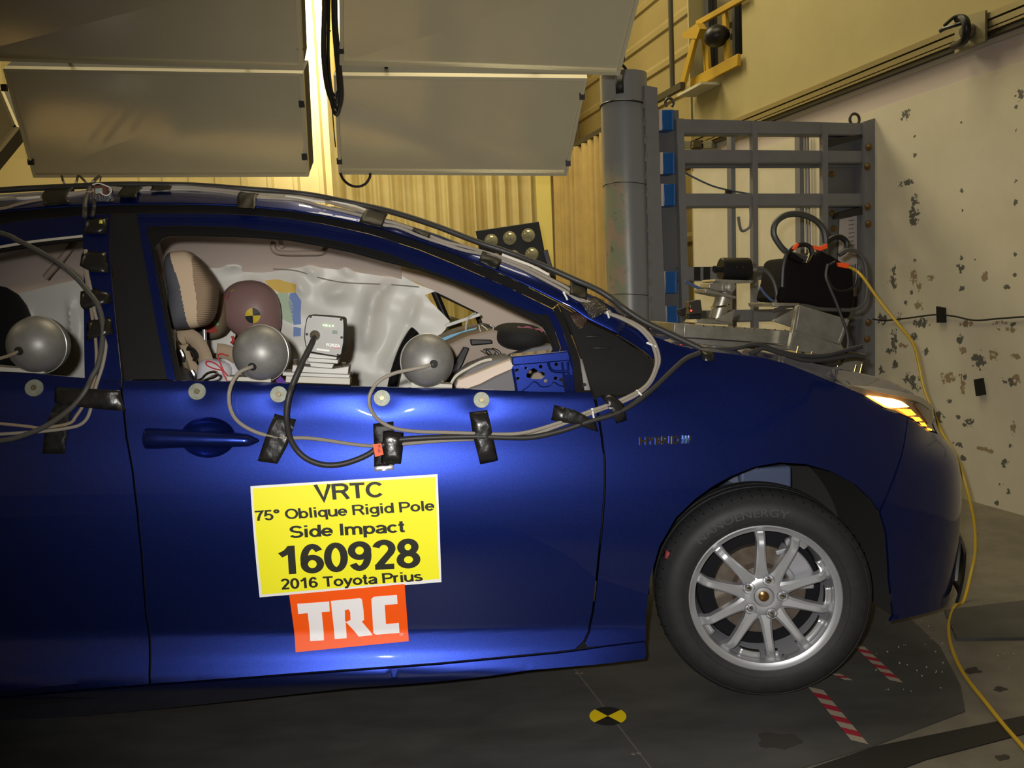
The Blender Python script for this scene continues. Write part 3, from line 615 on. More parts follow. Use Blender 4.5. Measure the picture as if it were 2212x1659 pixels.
# ================================================================== the hall
def strip_mat(name, base, spots=(), base2=None, sc=3.0, origin=(0, 0, 0), rough=0.75):
    """wall paint with chipped and scuffed patches of their own shape at (along, height, half-width, half-height, colour)"""
    m = mat(name, base, rough=rough, noise=(sc, base2 or base, 0.35, 0.7)); nt = m.node_tree; b = nt.nodes['Principled BSDF']; L = nt.links
    src = b.inputs['Base Color'].links[0].from_socket
    tc = nt.nodes.new('ShaderNodeTexCoord'); nz = nt.nodes.new('ShaderNodeTexNoise'); nz.inputs['Scale'].default_value = 38; nz.inputs['Detail'].default_value = 5; L.new(tc.outputs['Object'], nz.inputs['Vector'])
    ns = nt.nodes.new('ShaderNodeTexNoise'); ns.inputs['Scale'].default_value = 75; ns.inputs['Detail'].default_value = 3; L.new(tc.outputs['Object'], ns.inputs['Vector'])
    ad = nt.nodes.new('ShaderNodeVectorMath'); ad.operation = 'DOT_PRODUCT'; L.new(tc.outputs['Object'], ad.inputs[0]); ad.inputs[1].default_value = tuple(WD)
    sep = nt.nodes.new('ShaderNodeSeparateXYZ'); L.new(tc.outputs['Object'], sep.inputs[0])
    so = float(np.dot(np.asarray(origin) - W0, WD))
    for ci, col in enumerate(sorted({s[4] for s in spots})):
        cur = None
        for (s0, z0, rs_, rz_, c_) in spots:
            if c_ != col: continue
            def M_(op, a, v, c=None):
                n = nt.nodes.new('ShaderNodeMath'); n.operation = op
                for i, q in enumerate((a, v) if c is None else (a, v, c)):
                    if isinstance(q, (int, float)): n.inputs[i].default_value = q
                    else: L.new(q, n.inputs[i])
                return n.outputs[0]
            x = M_('MULTIPLY', M_('SUBTRACT', ad.outputs['Value'], s0 - so), 1 / rs_); y = M_('MULTIPLY', M_('SUBTRACT', sep.outputs['Z'], z0 - origin[2]), 1 / rz_)
            d = M_('ADD', M_('MULTIPLY', x, x), M_('MULTIPLY', y, y))
            cur = d if cur is None else M_('MINIMUM', cur, d)
        n1 = nt.nodes.new('ShaderNodeMath'); n1.operation = 'MULTIPLY_ADD'; L.new(nz.outputs['Fac'], n1.inputs[0]); n1.inputs[1].default_value = 5.6; L.new(cur, n1.inputs[2])
        n3 = nt.nodes.new('ShaderNodeMath'); n3.operation = 'MULTIPLY_ADD'; L.new(ns.outputs['Fac'], n3.inputs[0]); n3.inputs[1].default_value = 3.0; L.new(n1.outputs[0], n3.inputs[2])
        n2 = nt.nodes.new('ShaderNodeMapRange'); L.new(n3.outputs[0], n2.inputs[0]); n2.inputs[1].default_value = 4.75; n2.inputs[2].default_value = 5.15; n2.inputs[3].default_value = 0.9; n2.inputs[4].default_value = 0.0
        mx = nt.nodes.new('ShaderNodeMix'); mx.data_type = 'RGBA'; L.new(n2.outputs[0], mx.inputs[0]); L.new(src, mx.inputs[6]); mx.inputs[7].default_value = (*col, 1); src = mx.outputs[2]
    L.new(src, b.inputs['Base Color']); return m
FLOORM = mat('concrete_floor', (0.125, 0.115, 0.092), rough=0.65, noise=(5, (0.20, 0.18, 0.14), 0.35, 0.7), bump=(60, 0.25, 0.002))
struct(link('floor', MB().box((-1.5, 3.0, -0.05), (16, 18, 0.1)), FLOORM, smooth=False))
def wpt(s, z, off=0.0): p = W0 + WD * s + WN * off; return np.array([p[0], p[1], z])
def wslab(name, s0, s1, z0, z1, off, m, th=0.06):
    return link(name, MB().prism([wpt(s0, z0, off), wpt(s1, z0, off), wpt(s1, z1, off), wpt(s0, z1, off)], -WN * th), m, smooth=False)
def w_sz(px, py): P = on_wall(px, py); return float((P - W0) @ WD), float(P[2])
DK = S(66, 68, 66); BR = S(138, 116, 88); GY = S(120, 120, 112)
CH = [(1955, 247, 8, 10), (1976, 294, 3, 3), (1976, 335, 3, 4), (1958, 395, 11, 6), (1977, 432, 8, 9), (1974, 467, 10, 17), (2078, 265, 3, 4), (2078, 412, 3, 4), (2078, 455, 3, 4), (2076, 557, 3, 4), (2077, 577, 8, 9), (2077, 622, 5, 6), (1931, 584, 5, 9), (1926, 606, 7, 8), (1933, 617, 5, 7), (2205, 203, 9, 10), (2196, 232, 4, 4), (2196, 280, 3, 4), (2195, 391, 4, 4), (2195, 437, 4, 5), (2192, 548, 3, 4), (2192, 594, 4, 4), (2174, 620, 6, 5), (1905, 690, 9, 9), (1943, 684, 5, 7), (1990, 698, 14, 8), (2088, 700, 10, 6), (1931, 735, 6, 24), (1922, 757, 5, 6), (1974, 727, 7, 9), (2074, 734, 6, 10), (2115, 780, 12, 15), (1999, 760, 6, 7), (1934, 788, 5, 9), (1969, 820, 13, 12), (1980, 840, 10, 6), (2080, 815, 6, 8), (2184, 824, 14, 7), (2030, 902, 9, 11), (2094, 912, 8, 9), (2082, 915, 4, 5), (2070, 958, 8, 6), (2182, 963, 4, 4), (2080, 990, 6, 4), (2152, 1086, 5, 5), (2178, 1063, 5, 5), (2163, 1047, 4, 4), (1905, 800, 6, 8), (2170, 1000, 6, 8), (2050, 865, 4, 4), (2070, 900, 4, 4), (2106, 560, 2, 2), (1975, 564, 4, 4), (1971, 630, 4, 5), (1956, 655, 4, 5), (2188, 700, 5, 5)]
CHB = [(2050, 818, 14, 10), (2080, 835, 5, 14), (2190, 925, 7, 12), (2125, 970, 14, 4), (2146, 768, 8, 10), (2081, 755, 7, 8), (2140, 975, 5, 6), (1974, 600, 6, 13), (1950, 747, 12, 4), (2090, 700, 12, 5), (2160, 697, 14, 4), (2195, 820, 8, 8), (2180, 712, 18, 5), (1985, 620, 6, 8), (2195, 770, 9, 5), (1985, 660, 8, 9), (2127, 595, 7, 9), (2010, 600, 7, 5)]
def spots_of(L_, col):
    out = []
    for (x, y, a, b) in L_:
        s0, z0 = w_sz(x, y); s1, _ = w_sz(x + a, y); _, z1 = w_sz(x, y - b); out.append((s0, z0, max(abs(s1 - s0), .006) * 1.25, max(abs(z1 - z0), .006) * 1.25, col))
    return out
zt = 2.136
wr = wslab('wall_right', -9.4, 3.1, 0, zt, 0.0, CHROME); struct(wr)
WALLM = strip_mat('scuffed_white_board', S(206, 199, 178), spots_of(CH, DK) + spots_of(CHB, BR), S(196, 189, 166), 3.0, origin=tuple(wr.location))
wr.data.materials[0] = WALLM
PINK = mat('pale_strip', S(196, 184, 178), 0.7); CREAM = mat('cream_wall', S(172, 160, 112), rough=0.75, noise=(2.0, S(164, 152, 104), 0.35, 0.7))
struct(wslab('trim_1', -9.4, 3.1, zt, 2.262, -0.008, PINK)); struct(wslab('trim_2', -9.4, 3.1, 2.262, 2.285, 0.012, mat('trim_paint', S(188, 178, 160), 0.6), 0.08))
struct(wslab('wall_right_upper', -9.4, 2.30, 2.285, 6.5, -0.01, CREAM)); struct(wslab('wall_right_sill', 2.30, 3.08, 2.285, 2.86, -0.01, CREAM)); struct(wslab('wall_right_lintel', 2.30, 3.08, 4.1, 6.5, -0.01, CREAM))
# aluminium rail along the wall
ALU = mat('extruded_aluminium', S(150, 140, 105), rough=0.35, metal=0.7); ALUD = mat('rail_slot', S(60, 55, 40), rough=0.5, metal=0.4)
rl = empty('wall_rail', wpt(0.5, 2.285, 0.03), 'long grooved aluminium rail running high along the white wall', 'rail')
for i, (z0, z1, o, m_) in enumerate(((2.285, 2.310, .045, ALUD), (2.310, 2.322, .055, ALU), (2.322, 2.330, .03, ALUD), (2.330, 2.358, .05, ALU), (2.358, 2.366, .03, ALUD), (2.366, 2.395, .055, ALU))):
    link('rail_groove' if m_ is ALUD else 'rail_flange', MB().prism([wpt(-9, z0, o), wpt(3.0, z0, o), wpt(3.0, z1, o), wpt(-9, z1, o)], -WN * (o + .012)), m_, rl, smooth=False)
br = empty('rail_bracket', wpt(.15, 2.29, .06), 'flat metal carriage plate with a black clamp arm on the wall rail', 'bracket')
P = [on_wall(x, y, .07) for x, y in ((2062, 42), (2128, 22), (2128, 88), (2062, 116))]; link('carriage_plate', MB().prism(P, -WN * .014), mat('plate_grey', S(140, 132, 100), 0.5, 0.4), br, smooth=False)
BLK = mat('black_metal', (0.010, 0.010, 0.011), 0.4)
mb = MB().tube(spline([on_wall(2060, 100, .09), on_wall(2082, 88, .13), on_wall(2088, 60, .15), on_wall(2082, 42, .15), on_wall(2068, 40, .15)], 5), [.02] * 21, 10); link('clamp_body', mb, BLK, br)
link('clamp_lever', MB().tube(spline([on_wall(2085, 48, .15), on_wall(2064, 54, .17), on_wall(2040, 62, .17), on_wall(2029, 68, .18)], 4), .010, 8), BLK, br)
link('clamp_lever', MB().tube(spline([on_wall(2072, 52, .15), on_wall(2064, 36, .17), on_wall(2040, 55, .17)], 4), .008, 8), BLK, br)
link('clamp_boss', MB().lathe(on_wall(2096, 68, .07), WN, [(.0, .05), (.02, .05), (.034, .03), (.036, 0)], 20), mat('boss_grey', S(110, 104, 90), 0.4, 0.6), br)
for (x, y) in ((2072, 120), (1955, 247 - 70)): pass
# observation window with a yellow guard rail
wn = empty('window_1', wpt(2.65, 2.86, -.05), '', ''); del wn['label']; del wn['category']; wn['kind'] = 'structure'
DKF = mat('window_frame_dark', S(52, 52, 52), 0.5); PANE = mat('dark_pane', S(40, 38, 34), 0.08, spec=0.6)
for (s0, s1) in ((2.30, 2.40), (2.92, 2.99), (2.52, 2.56)):
    link('window_jamb', MB().prism([wpt(s0, 2.86, -.08), wpt(s1, 2.86, -.08), wpt(s1, 4.1, -.08), wpt(s0, 4.1, -.08)], -WN * .06), DKF, wn, smooth=False)
link('window_pane', MB().prism([wpt(2.30, 2.86, -.12), wpt(3.0, 2.86, -.12), wpt(3.0, 4.1, -.12), wpt(2.3, 4.1, -.12)], -WN * .01), PANE, wn, smooth=False)
YEL = mat('yellow_paint', S(176, 142, 40), 0.5)
yr = empty('guard_railing', wpt(2.6, 2.86, .04), 'yellow painted steel guard railing across the high wall window', 'railing')
for nm, a, b_, w_ in (('toe_board', (1494, 183), (1597, 129), .085), ('top_rail', (1506, 52), (1612, -8), .045), ('post', (1565, 12), (1573, 144), .05), ('post', (1527, 92), (1532, 162), .045)):
    A = on_wall(*a, .03 if nm != 'post' else .015); B = on_wall(*b_, .03 if nm != 'post' else .015); link(nm, MB().bar(A, B, .03, w_) if nm != 'post' else MB().bar(A, B, w_, .03, up=WN), YEL, yr, bevel=.004)
link('brace', MB().bar(on_wall(1469, 208, .10), on_wall(1507, 62, .10), .07, .03, up=WN), YEL, yr, bevel=.004)
link('bracket', MB().prism([on_wall(x, y, .12) for x, y in ((1474, 72), (1505, 50), (1512, 62), (1504, 84), (1476, 82))], -WN * .06), YEL, yr, smooth=False)
link('valve_box', MB().ball(on_wall(1548, 78, .08), .10, 16, (1, 1, .8)), BLK, yr)
link('drop_tube', MB().bar(on_wall(1519, 85, .02), on_wall(1525, 165, .02), .02, .02, up=WN), YEL, yr)
# siding further along the right wall, ribbed level with the floor
SID = mat('ribbed_siding', S(156, 140, 92), rough=0.5, spec=0.4, noise=(1.5, S(144, 128, 82), 0.35, 0.7))
rows = []; z = 0.0
while z < 6.5:
    for dz, o in ((0, 0), (.22, 0), (.24, .02), (.29, .02), (.33, 0)): rows.append([wpt(3.05, z + dz, -.35 + o), wpt(9.6, z + dz, -.35 + o)])
    z += .34
struct(link('wall_right_far', MB().grid(np.array(rows)), SID, smooth=False))
struct(link('wall_right_return', MB().prism([wpt(3.1, 0, 0), wpt(3.1, 0, -.36), wpt(3.1, 4.1, -.36), wpt(3.1, 4.1, 0)], WD * .02), CREAM, smooth=False))
# back wall: sheet metal with upright ribs
YB = 10.9; xs_ = []; x = -8.6
while x < 1.0:
    xs_ += [(x, YB), (x + .20, YB), (x + .225, YB - .045), (x + .275, YB - .045), (x + .30, YB)]; x += .335
struct(link('wall_back', MB().grid(np.array([[(a, b, 0) for a, b in xs_], [(a, b, 6.5) for a, b in xs_]])), mat('sheet_wall', S(218, 202, 146), rough=0.35, noise=(1.2, S(208, 192, 136), 0.3, 0.7)), smooth=False))
struct(link('wall_left', MB().box((-8.7, 3, 3.25), (.1, 18, 6.5)), CREAM, smooth=False)); struct(link('wall_front', MB().box((-1.5, -5.5, 3.25), (16, .1, 6.5)), CREAM, smooth=False))
struct(link('ceiling', MB().box((-1.5, 3, 6.55), (16, 18, .1)), mat('ceiling_paint', S(190, 182, 150), 0.8), smooth=False))
p0 = at(-120, 290, YB - .12); struct(link('wall_back_panel', MB().box((-6.1, YB - .09, 1.6), (2.9, .03, 3.2)), mat('plain_panel', S(214, 196, 140), 0.6), smooth=False))
for x, y in ((112, 392), (112, 396)): pass
# hanging curtain of loose folds in front of the back wall
CURT = mat('yellow_curtain', S(214, 198, 142), rough=0.42, spec=0.4, noise=(3, S(200, 184, 128), 0.35, 0.7))
def drape(name, A, B, z0, z1, folds, amp, m, label, group=None, nrm=None, flare=0.0):
    A = np.array(A, float); B = np.array(B, float); d = B - A; n_ = folds * 14; nr = nrm if nrm is not None else np.array([d[1], -d[0], 0]) / np.linalg.norm(d); rows = []
    ph = RNG.uniform(-.5, .5, folds + 2); am = RNG.uniform(.5, 1.2, folds + 2)
    for k, z in enumerate(np.linspace(z1, z0, 14)):
        row = []
        for i in range(n_ + 1):
            f = i / n_ * folds; j = int(f); q = f - j; a_ = am[j] * (1 - q) + am[j + 1] * q; p_ = ph[j] * (1 - q) + ph[j + 1] * q; g = k / 13
            h_ = math.sin(2 * math.pi * f + p_) + .35 * math.sin(4.4 * math.pi * f + 2 * p_); row.append(A + d * (i / n_ * (1 + flare * g)) + nr * amp * a_ * h_ * (.6 + .4 * g) + np.array([0, 0, z]))
        rows.append(row)
    return tag(link(name, MB().grid(np.array(rows)), m, angle=80), label, 'curtain', group)
a_ = at(712, 300, 9.9); b_ = at(1165, 300, 9.9)
drape('curtain', (a_[0], 9.9, 0), (b_[0], 9.9, 0), .1, 4.8, 15, .075, CURT, 'yellow folded curtain hanging behind the car roof and lamp bank')
tag(link('curtain_rod', MB().cyl((a_[0] - .3, 9.9, 4.85), (b_[0] + .6, 9.9, 4.85), .03, 12), BLK), 'dark rod high up carrying the folded yellow curtain', 'rod')
# second curtain on a track by the right-hand wall
CURT2 = mat('tan_curtain', S(186, 160, 98), rough=0.55, noise=(4, S(170, 146, 88), 0.35, 0.7))
A = wpt(5.6, 0, .35); B = wpt(3.7, 0, .35); drape('curtain', (A[0], A[1], 0), (B[0], B[1], 0), .08, 2.66, 11, .085, CURT2, 'tan curtain on a sloping track just left of the grey pole', nrm=WN)
tr = empty('curtain_track', wpt(4, 2.68, .35), 'dark ceiling-hung track carrying the tan curtain behind the pole', 'track')
link('track_bar', MB().bar(wpt(2.55, 2.69, .35), wpt(5.7, 2.69, .35), .04, .05), mat('track_metal', S(70, 66, 52), 0.5, 0.4), tr, smooth=False)
for s_ in (2.72, 4.86): link('hanger', MB().cyl(wpt(s_, 2.70, .35), wpt(s_, 6.5, .35), .010 if s_ > 3 else .02, 8), mat('hanger_rod', S(84, 80, 66), 0.5, 0.5), tr); link('hanger_clip', MB().bar(wpt(s_, 2.69, .35), wpt(s_, 2.80, .35), .05, .04), BLK, tr, smooth=False)
pc = at(1178, 500, 9.5); tag(link('column', MB().box((pc[0], 9.5, 3.25), (.17, .12, 6.5)), mat('column_paint', S(222, 206, 118), 0.5), bevel=.01), 'pale yellow upright column between the two curtains', 'column')
# ---- light panels slung above the far side of the car
PANEL = mat('panel_sheet', S(214, 204, 170), rough=0.17, metal=0.3, noise=(2.5, S(206, 196, 162), 0.3, 0.7)); PFR = mat('panel_frame', S(198, 190, 160), rough=0.4, metal=0.25)
CLIP = mat('black_clip', (0.01, 0.01, 0.01), 0.5)
def light_panel(px, deps, label, clips, name='light_panel', lip=True):
    C4 = [at(x, y, d) for (x, y), d in zip(px, deps)]; tl, tr_, br_, bl = C4; n_ = np.cross(tr_ - tl, bl - tl); n_ /= np.linalg.norm(n_); n_ = n_ if n_[1] > 0 else -n_
    r = empty(name, (tl + tr_ + br_ + bl) / 4, label, 'light panel', 'light panels above the car')
    link('diffuser_sheet', MB().prism([tl, tr_, br_, bl], n_ * .02), PANEL, r, smooth=False)
    for a, b in ((bl, br_), (tl, tr_), (tl, bl), (tr_, br_)):
        ctr = (tl + tr_ + br_ + bl) / 4; q = (a + b) / 2; inn = ctr - q; inn /= np.linalg.norm(inn); link('frame_bar', MB().bar(a + inn * .006, b + inn * .006, .028, .014, up=inn), PFR, r, smooth=False)
    link('housing', MB().prism([tl + n_ * .021, tr_ + n_ * .021, br_ + n_ * .021, bl + n_ * .021], n_ * .10), mat('panel_back', S(60, 58, 50), 0.6), r, smooth=False)
    for (x, y) in clips:
        p = on_plane(x, y, tl, n_); link('clip', MB().box(p - n_ * .012, (.022, .014, .026)), CLIP, r, smooth=False)
    for f in (.2, .8):
        p = tl + (tr_ - tl) * f + n_ * .06; link('hanger', MB().cyl(p, (p[0], p[1] + .1, 6.5), .008, 8), CLIP, r)
    return r
light_panel([(10, 146), (655, 156), (667, 378), (75, 380)], [3.50, 3.50, 3.80, 3.80], 'lower left light panel above the car, slanting left edge, bright blurred reflections', [(12, 187), (69, 347), (653, 222), (659, 336)])
light_panel([(722, 160), (1268, 166), (1224, 376), (733, 373)], [3.55, 3.55, 3.86, 3.86], 'lower right light panel beside the grey pole, with a cable loop below', [(734, 345), (1257, 205), (1227, 349)])
light_panel([(-190, -70), (645, -70), (655, 147), (-90, 124)], [3.05, 3.05, 3.34, 3.34], 'upper left light panel cut by the top of the photo, left of the bright gap', [(649, 96)])
light_panel([(735, -70), (1396, -70), (1338, 158), (735, 136)], [3.10, 3.10, 3.42, 3.42], 'upper right light panel, its lower right corner above the grey pole', [(737, 104), (1343, 119)])
light_panel([(-330, 40), (2, 190), (38, 275), (-260, 640)], [4.3, 4.3, 4.3, 4.3], 'corner of a light panel at the left edge above the roof', [])
BCAB = mat('black_cable', (0.012, 0.011, 0.010), 0.45)
def cable(name, P, r, m, label, cat='cable', group=None, n=8):
    return tag(link(name, MB().tube(spline(P, 7), r, n), m), label, cat, group)
hb = empty('cable_coil', at(720, 100, 3.45), 'black cable coil hanging in long loops between the two pairs of light panels', 'cable coil')
for k, (dx, b_, sp) in enumerate(((0, 247, 9), (4, 236, 6), (-3, 225, 11), (2, 205, 4))):
    P = [at(712 + dx - sp / 2, -120, 3.45)] + [at(x + dx, y, 3.45 + .01 * k) for x, y in ((712 - sp, 40), (711 - sp, 120), (714 - sp / 2, 190), (724, b_), (734, b_ - 25), (733, 170), (725, 80), (722, 20), (722, -120))]
    link('cable_loop', MB().tube(spline(P, 6), .0065, 8), BCAB, hb)
link('cable_loop', MB().tube(spline([at(x, y, 3.46) for x, y in ((715, 66), (705, 72), (701, 85), (703, 120), (708, 150), (712, 180), (714, 215), (718, 240), (722, 290), (725, 318))], 5), .0025, 6), BCAB, hb)
cable('cable', [at(x, y, 3.83) for x, y in ((735, 374), (742, 388), (755, 399), (772, 403), (788, 398), (798, 385), (800, 374))], .006, BCAB, 'short black cable loop hanging below the lower right light panel')
cable('cable', [at(x, y, 4.53) for x, y in ((1333, 130), (1341, 138), (1352, 150), (1354, 172))], .008, BCAB, 'short black wire hooked over the top of the grey pole')
# ---- bank of round lamps behind the car
c0 = at(1061, 520, 5.5); c1 = at(1141, 508, 5.5); e1 = (c1 - c0) / 2; c2 = at(1149, 549, 5.5); e2 = c2 - c1; nn = np.cross(e1, e2); nn /= np.linalg.norm(nn); nn = nn if nn[1] < 0 else -nn
lb = empty('lamp_bank', (c0[0] + .12, 5.55, 0), 'black lamp bank with rows of round lenses standing behind the windshield', 'lamp')
o = c0 - e1 * .72 - e2 * .62; link('housing', MB().prism([o, o + e1 * 3.42, o + e1 * 3.42 + e2 * 3.3, o + e2 * 3.3], -nn * .12), mat('lamp_housing', (0.010, 0.010, 0.009), 0.6), lb, bevel=.006)
LG = mat('lamp_glass', S(190, 186, 150), 0.06, metal=0.35, spec=0.8, coat=1.0)
for r_ in range(3):
    for q in range(3):
        link('lens', MB().lathe(c0 + e1 * q + e2 * r_, nn, [(.0, .026), (.016, .023), (.030, .014), (.040, .004), (.044, .0), (.044, -.01)], 28), LG, lb)
link('stand', MB().cyl(c0 + e1 + e2 * 2.5 - nn * .06, (c0[0] + .12, 5.56, 0.0), .02, 12), BLK, lb)
link('stand_base', MB().box((c0[0] + .12, 5.56, .02), (.5, .4, .04)), BLK, lb, bevel=.01)
link('yoke', MB().bar(c0 + e1 * 2.75 + e2 * .9, c0 + e1 * 2.9 + e2 * 2.7, .03, .03), BLK, lb)
# ================================================================== pole, frame and the gear on the hood
GREYP = mat('grey_steel_paint', S(120, 121, 124), rough=0.45, noise=(6, S(112, 113, 116), 0.4, 0.7)); GREYD = mat('grey_steel_dark', S(100, 100, 101), rough=0.55)
R0 = on_wall(1885, 400, 0.0)
def fp(px, py, d=0.0): return on_plane(px, py, R0 + WD * d, WD)          # on the frame's front plane, d further along the wall
POLEM = mat('scraped_pole_paint', S(128, 128, 130), rough=0.35)
nt = POLEM.node_tree; b = nt.nodes['Principled BSDF']; tc = nt.nodes.new('ShaderNodeTexCoord')
def noise_mask(sc, lo, hi, stretch=None):
    n = nt.nodes.new('ShaderNodeTexNoise'); n.inputs['Scale'].default_value = sc; n.inputs['Detail'].default_value = 6; n.inputs['Roughness'].default_value = .7
    if stretch: mp = nt.nodes.new('ShaderNodeMapping'); mp.inputs['Scale'].default_value = stretch; nt.links.new(tc.outputs['Object'], mp.inputs[0]); nt.links.new(mp.outputs[0], n.inputs['Vector'])
    else: nt.links.new(tc.outputs['Object'], n.inputs['Vector'])
    r = nt.nodes.new('ShaderNodeMapRange'); r.inputs[1].default_value = lo; r.inputs[2].default_value = hi; nt.links.new(n.outputs['Fac'], r.inputs[0]); return r.outputs[0]
def mul(a, b_): 
    n = nt.nodes.new('ShaderNodeMath'); n.operation = 'MULTIPLY'; nt.links.new(a, n.inputs[0]); nt.links.new(b_, n.inputs[1]); return n.outputs[0]
sp = nt.nodes.new('ShaderNodeSeparateXYZ'); nt.links.new(tc.outputs['Object'], sp.inputs[0])
def rng(sock, a, b_): r = nt.nodes.new('ShaderNodeMapRange'); r.inputs[1].default_value = a; r.inputs[2].default_value = b_; nt.links.new(sock, r.inputs[0]); return r.outputs[0]
area = mul(mul(rng(sp.outputs['Z'], 1.86, 1.70), rng(sp.outputs['Z'], .9, 1.1)), rng(sp.outputs['X'], .0, -.05))
pr = S(126, 127, 130); cur = None
for m_, c_ in ((mul(area, noise_mask(5, .30, .42)), S(146, 152, 128)), (mul(area, noise_mask(9, .48, .55, (1, 1, .6))), S(170, 150, 130)), (mul(area, noise_mask(14, .60, .66)), S(100, 112, 86)), (noise_mask(17, .73, .75), S(52, 54, 54))):
    mx = nt.nodes.new('ShaderNodeMix'); mx.data_type = 'RGBA'; nt.links.new(m_, mx.inputs[0])
    if cur is None: mx.inputs[6].default_value = (*pr, 1)
    else: nt.links.new(cur, mx.inputs[6])
    mx.inputs[7].default_value = (*c_, 1); cur = mx.outputs[2]
nt.links.new(cur, b.inputs['Base Color'])
pe = at(1297, 200, 4.62); PC = np.array([pe[0] + .127, 4.63, 0])
pole = empty('impact_pole', PC, 'thick grey steel crash pole with scraped paint, standing left of the frame', 'pole')
ZT = 2.325
link('pole_tube', MB().lathe(PC, (0, 0, 1), [(.0, ZT - .01), (.118, ZT - .01), (.12, ZT), (.127, ZT), (.127, 0), (0, 0)], 48), POLEM, pole)
fl = PC + WN * -.125
link('pole_flange', MB().prism([fp(x, y, -.03) for x, y in ((1392, 184), (1420, 189), (1427, 400), (1440, 720), (1452, 900), (1404, 900), (1400, 500))], WD * .16), GREYP, pole, smooth=False)
for zz, r_ in ((2.16, .0055), (1.735, .002), (1.14, .002)):
    aa = np.radians(np.linspace(150, 345, 26)); link('tie_wire', MB().tube([PC + np.array([math.cos(a) * .1285, math.sin(a) * .1285, zz + .012 * math.sin((a - 2.6) * 1.2)]) for a in aa], r_, 6), BLK, pole)
for k in range(13):
    y = 215 + k * 38; link('weld_bead', MB().tube([fp(1391 + (y - 215) * .036 + 1.0 * math.sin(q), y + q * 4, -.105) for q in range(6)], .006, 6), mat('weld_gloss', S(140, 140, 142), 0.12, 0.5), pole)
aa = np.radians(np.linspace(243, 262, 5)); tag(link('tape_patch', MB().grid(np.array([[PC + np.array([math.cos(a) * .1285, math.sin(a) * .1285, z]) for a in aa] for z in (2.205, 2.30)])), CLIP, thick=.001), 'short black tape patch on the top front of the grey pole', 'tape')
# load cells between pole and frame
LCB = mat('blue_load_cell', S(20, 84, 150), 0.35); LCW = mat('white_shim', S(200, 186, 180), 0.6)
zz = [((1424, 236), (1424, 281)), ((1426, 329), (1426, 376)), ((1428, 397), (1428, 445)), ((1431, 586), (1431, 634)), ((1434, 661), (1434, 712))]
for i, (a, b_) in enumerate(zz):
    x0 = a[0]; r = empty('load_cell', fp(x0 + 18, (a[1] + b_[1]) / 2, .06), ['topmost blue load cell between the grey pole and frame, under an eye bolt', 'second blue load cell from the top beside the grey pole', 'third blue load cell from the top, level with the third frame rail', 'fourth blue load cell down, above the small black camera', 'lowest visible blue load cell beside the pole, just above the hood'][i], 'load cell', 'blue load cells between pole and frame')
    link('cell_body', MB().prism([fp(x, y, .01) for x, y in ((x0 + 6, a[1]), (x0 + 33, a[1]), (x0 + 33, b_[1]), (x0 + 6, b_[1]))], WD * .10), LCB, r, bevel=.006)
    link('shim_plate', MB().prism([fp(x, y, 0.0) for x, y in ((x0, a[1]), (x0 + 6, a[1]), (x0 + 6, b_[1]), (x0, b_[1]))], WD * .12), LCW, r, smooth=False)
    link('cell_cap', MB().prism([fp(x, y, .0) for x, y in ((x0 + 28, a[1] + 1), (x0 + 31, a[1] + 1), (x0 + 31, b_[1] - 1), (x0 + 28, b_[1] - 1))], WD * .11), mat('cap_blue', S(70, 110, 170), 0.3), r, smooth=False)
fr = empty('steel_frame', (R0 + fp(1470, 400)) / 2 * np.array([1, 1, 0]), 'tall grey welded steel frame bolted to the white wall behind the hood', 'frame')
link('spacer_plate', MB().prism([fp(x, y, .09) for x, y in ((1420, 238), (1466, 238), (1475, 900), (1432, 900))], WD * .03), GREYD, fr, smooth=False)
def rail(y0l, y1l, y0r, y1r, xl=1470, xr=1864, nm='rail', d=0.0, th=.012, m_=GREYP): link(nm, MB().prism([fp(x, y, d) for x, y in ((xl, y0l), (xr, y0r), (xr, y1r), (xl, y1l))], WD * th), m_, fr, smooth=False)
for y0, y1, y0r, y1r in ((257, 288, 266, 291), (323, 351, 326, 351), (418, 446, 418, 444), (577, 606, 572, 598), (672, 697, 664, 688)):
    rail(y0, y1, y0r, y1r); link('rail_flange', MB().prism([fp(x, y, 0) for x, y in ((1470, y1 - 1), (1864, y1r - 1), (1864, y1r + 2), (1470, y1 + 2))], WD * .06), GREYD, fr, smooth=False)
    link('rail_flange', MB().prism([fp(x, y, .001) for x, y in ((1470, y0), (1864, y0r), (1864, y0r + 3), (1470, y0 + 3))], WD * .06), GREYD, fr, smooth=False)
rail(351, 363, 351, 362, nm='rail_flange', d=.05, m_=GREYD)
for x0, x1, y0, x2, x3, d in ((1462, 1477, 256, 1480, 1496, -.012), (1626, 1637, 262, 1629, 1640, -.012), (1778, 1789, 266, 1778, 1789, -.012)):
    link('post', MB().prism([fp(x, y, d) for x, y in ((x0, y0), (x1, y0), (x3, 900), (x2, 900))], WD * .035), GREYP, fr, smooth=False)
for x0, x1, d in ((1579, 1588, .22), (1727, 1736, .22)):
    link('rear_post', MB().prism([fp(x, y, d) for x, y in ((x0, 288), (x1, 288), (x1 + 5, 900), (x0 + 5, 900))], WD * .05), GREYP, fr, smooth=False)
link('wall_post', MB().prism([fp(x, y, -.02) for x, y in ((1868, 262), (1890, 255), (1902, 256), (1902, 900), (1868, 900))], WD * .10), GREYP, fr, smooth=False)
link('web_plate', MB().prism([fp(x, y, .06) for x, y in ((1786, 288), (1872, 270), (1872, 900), (1786, 900))], WD * .012), GREYD, fr, smooth=False)
for P in (((1790, 300), (1866, 290), (1866, 297), (1790, 318)), ((1812, 460), (1870, 444), (1870, 462), (1812, 472))): link('gusset', MB().prism([fp(x, y, .0) for x, y in P], WD * .06), mat('gusset_shade', S(42, 41, 40), 0.6), fr, smooth=False)  # near-black colour paints in the shading at the frame's gussets
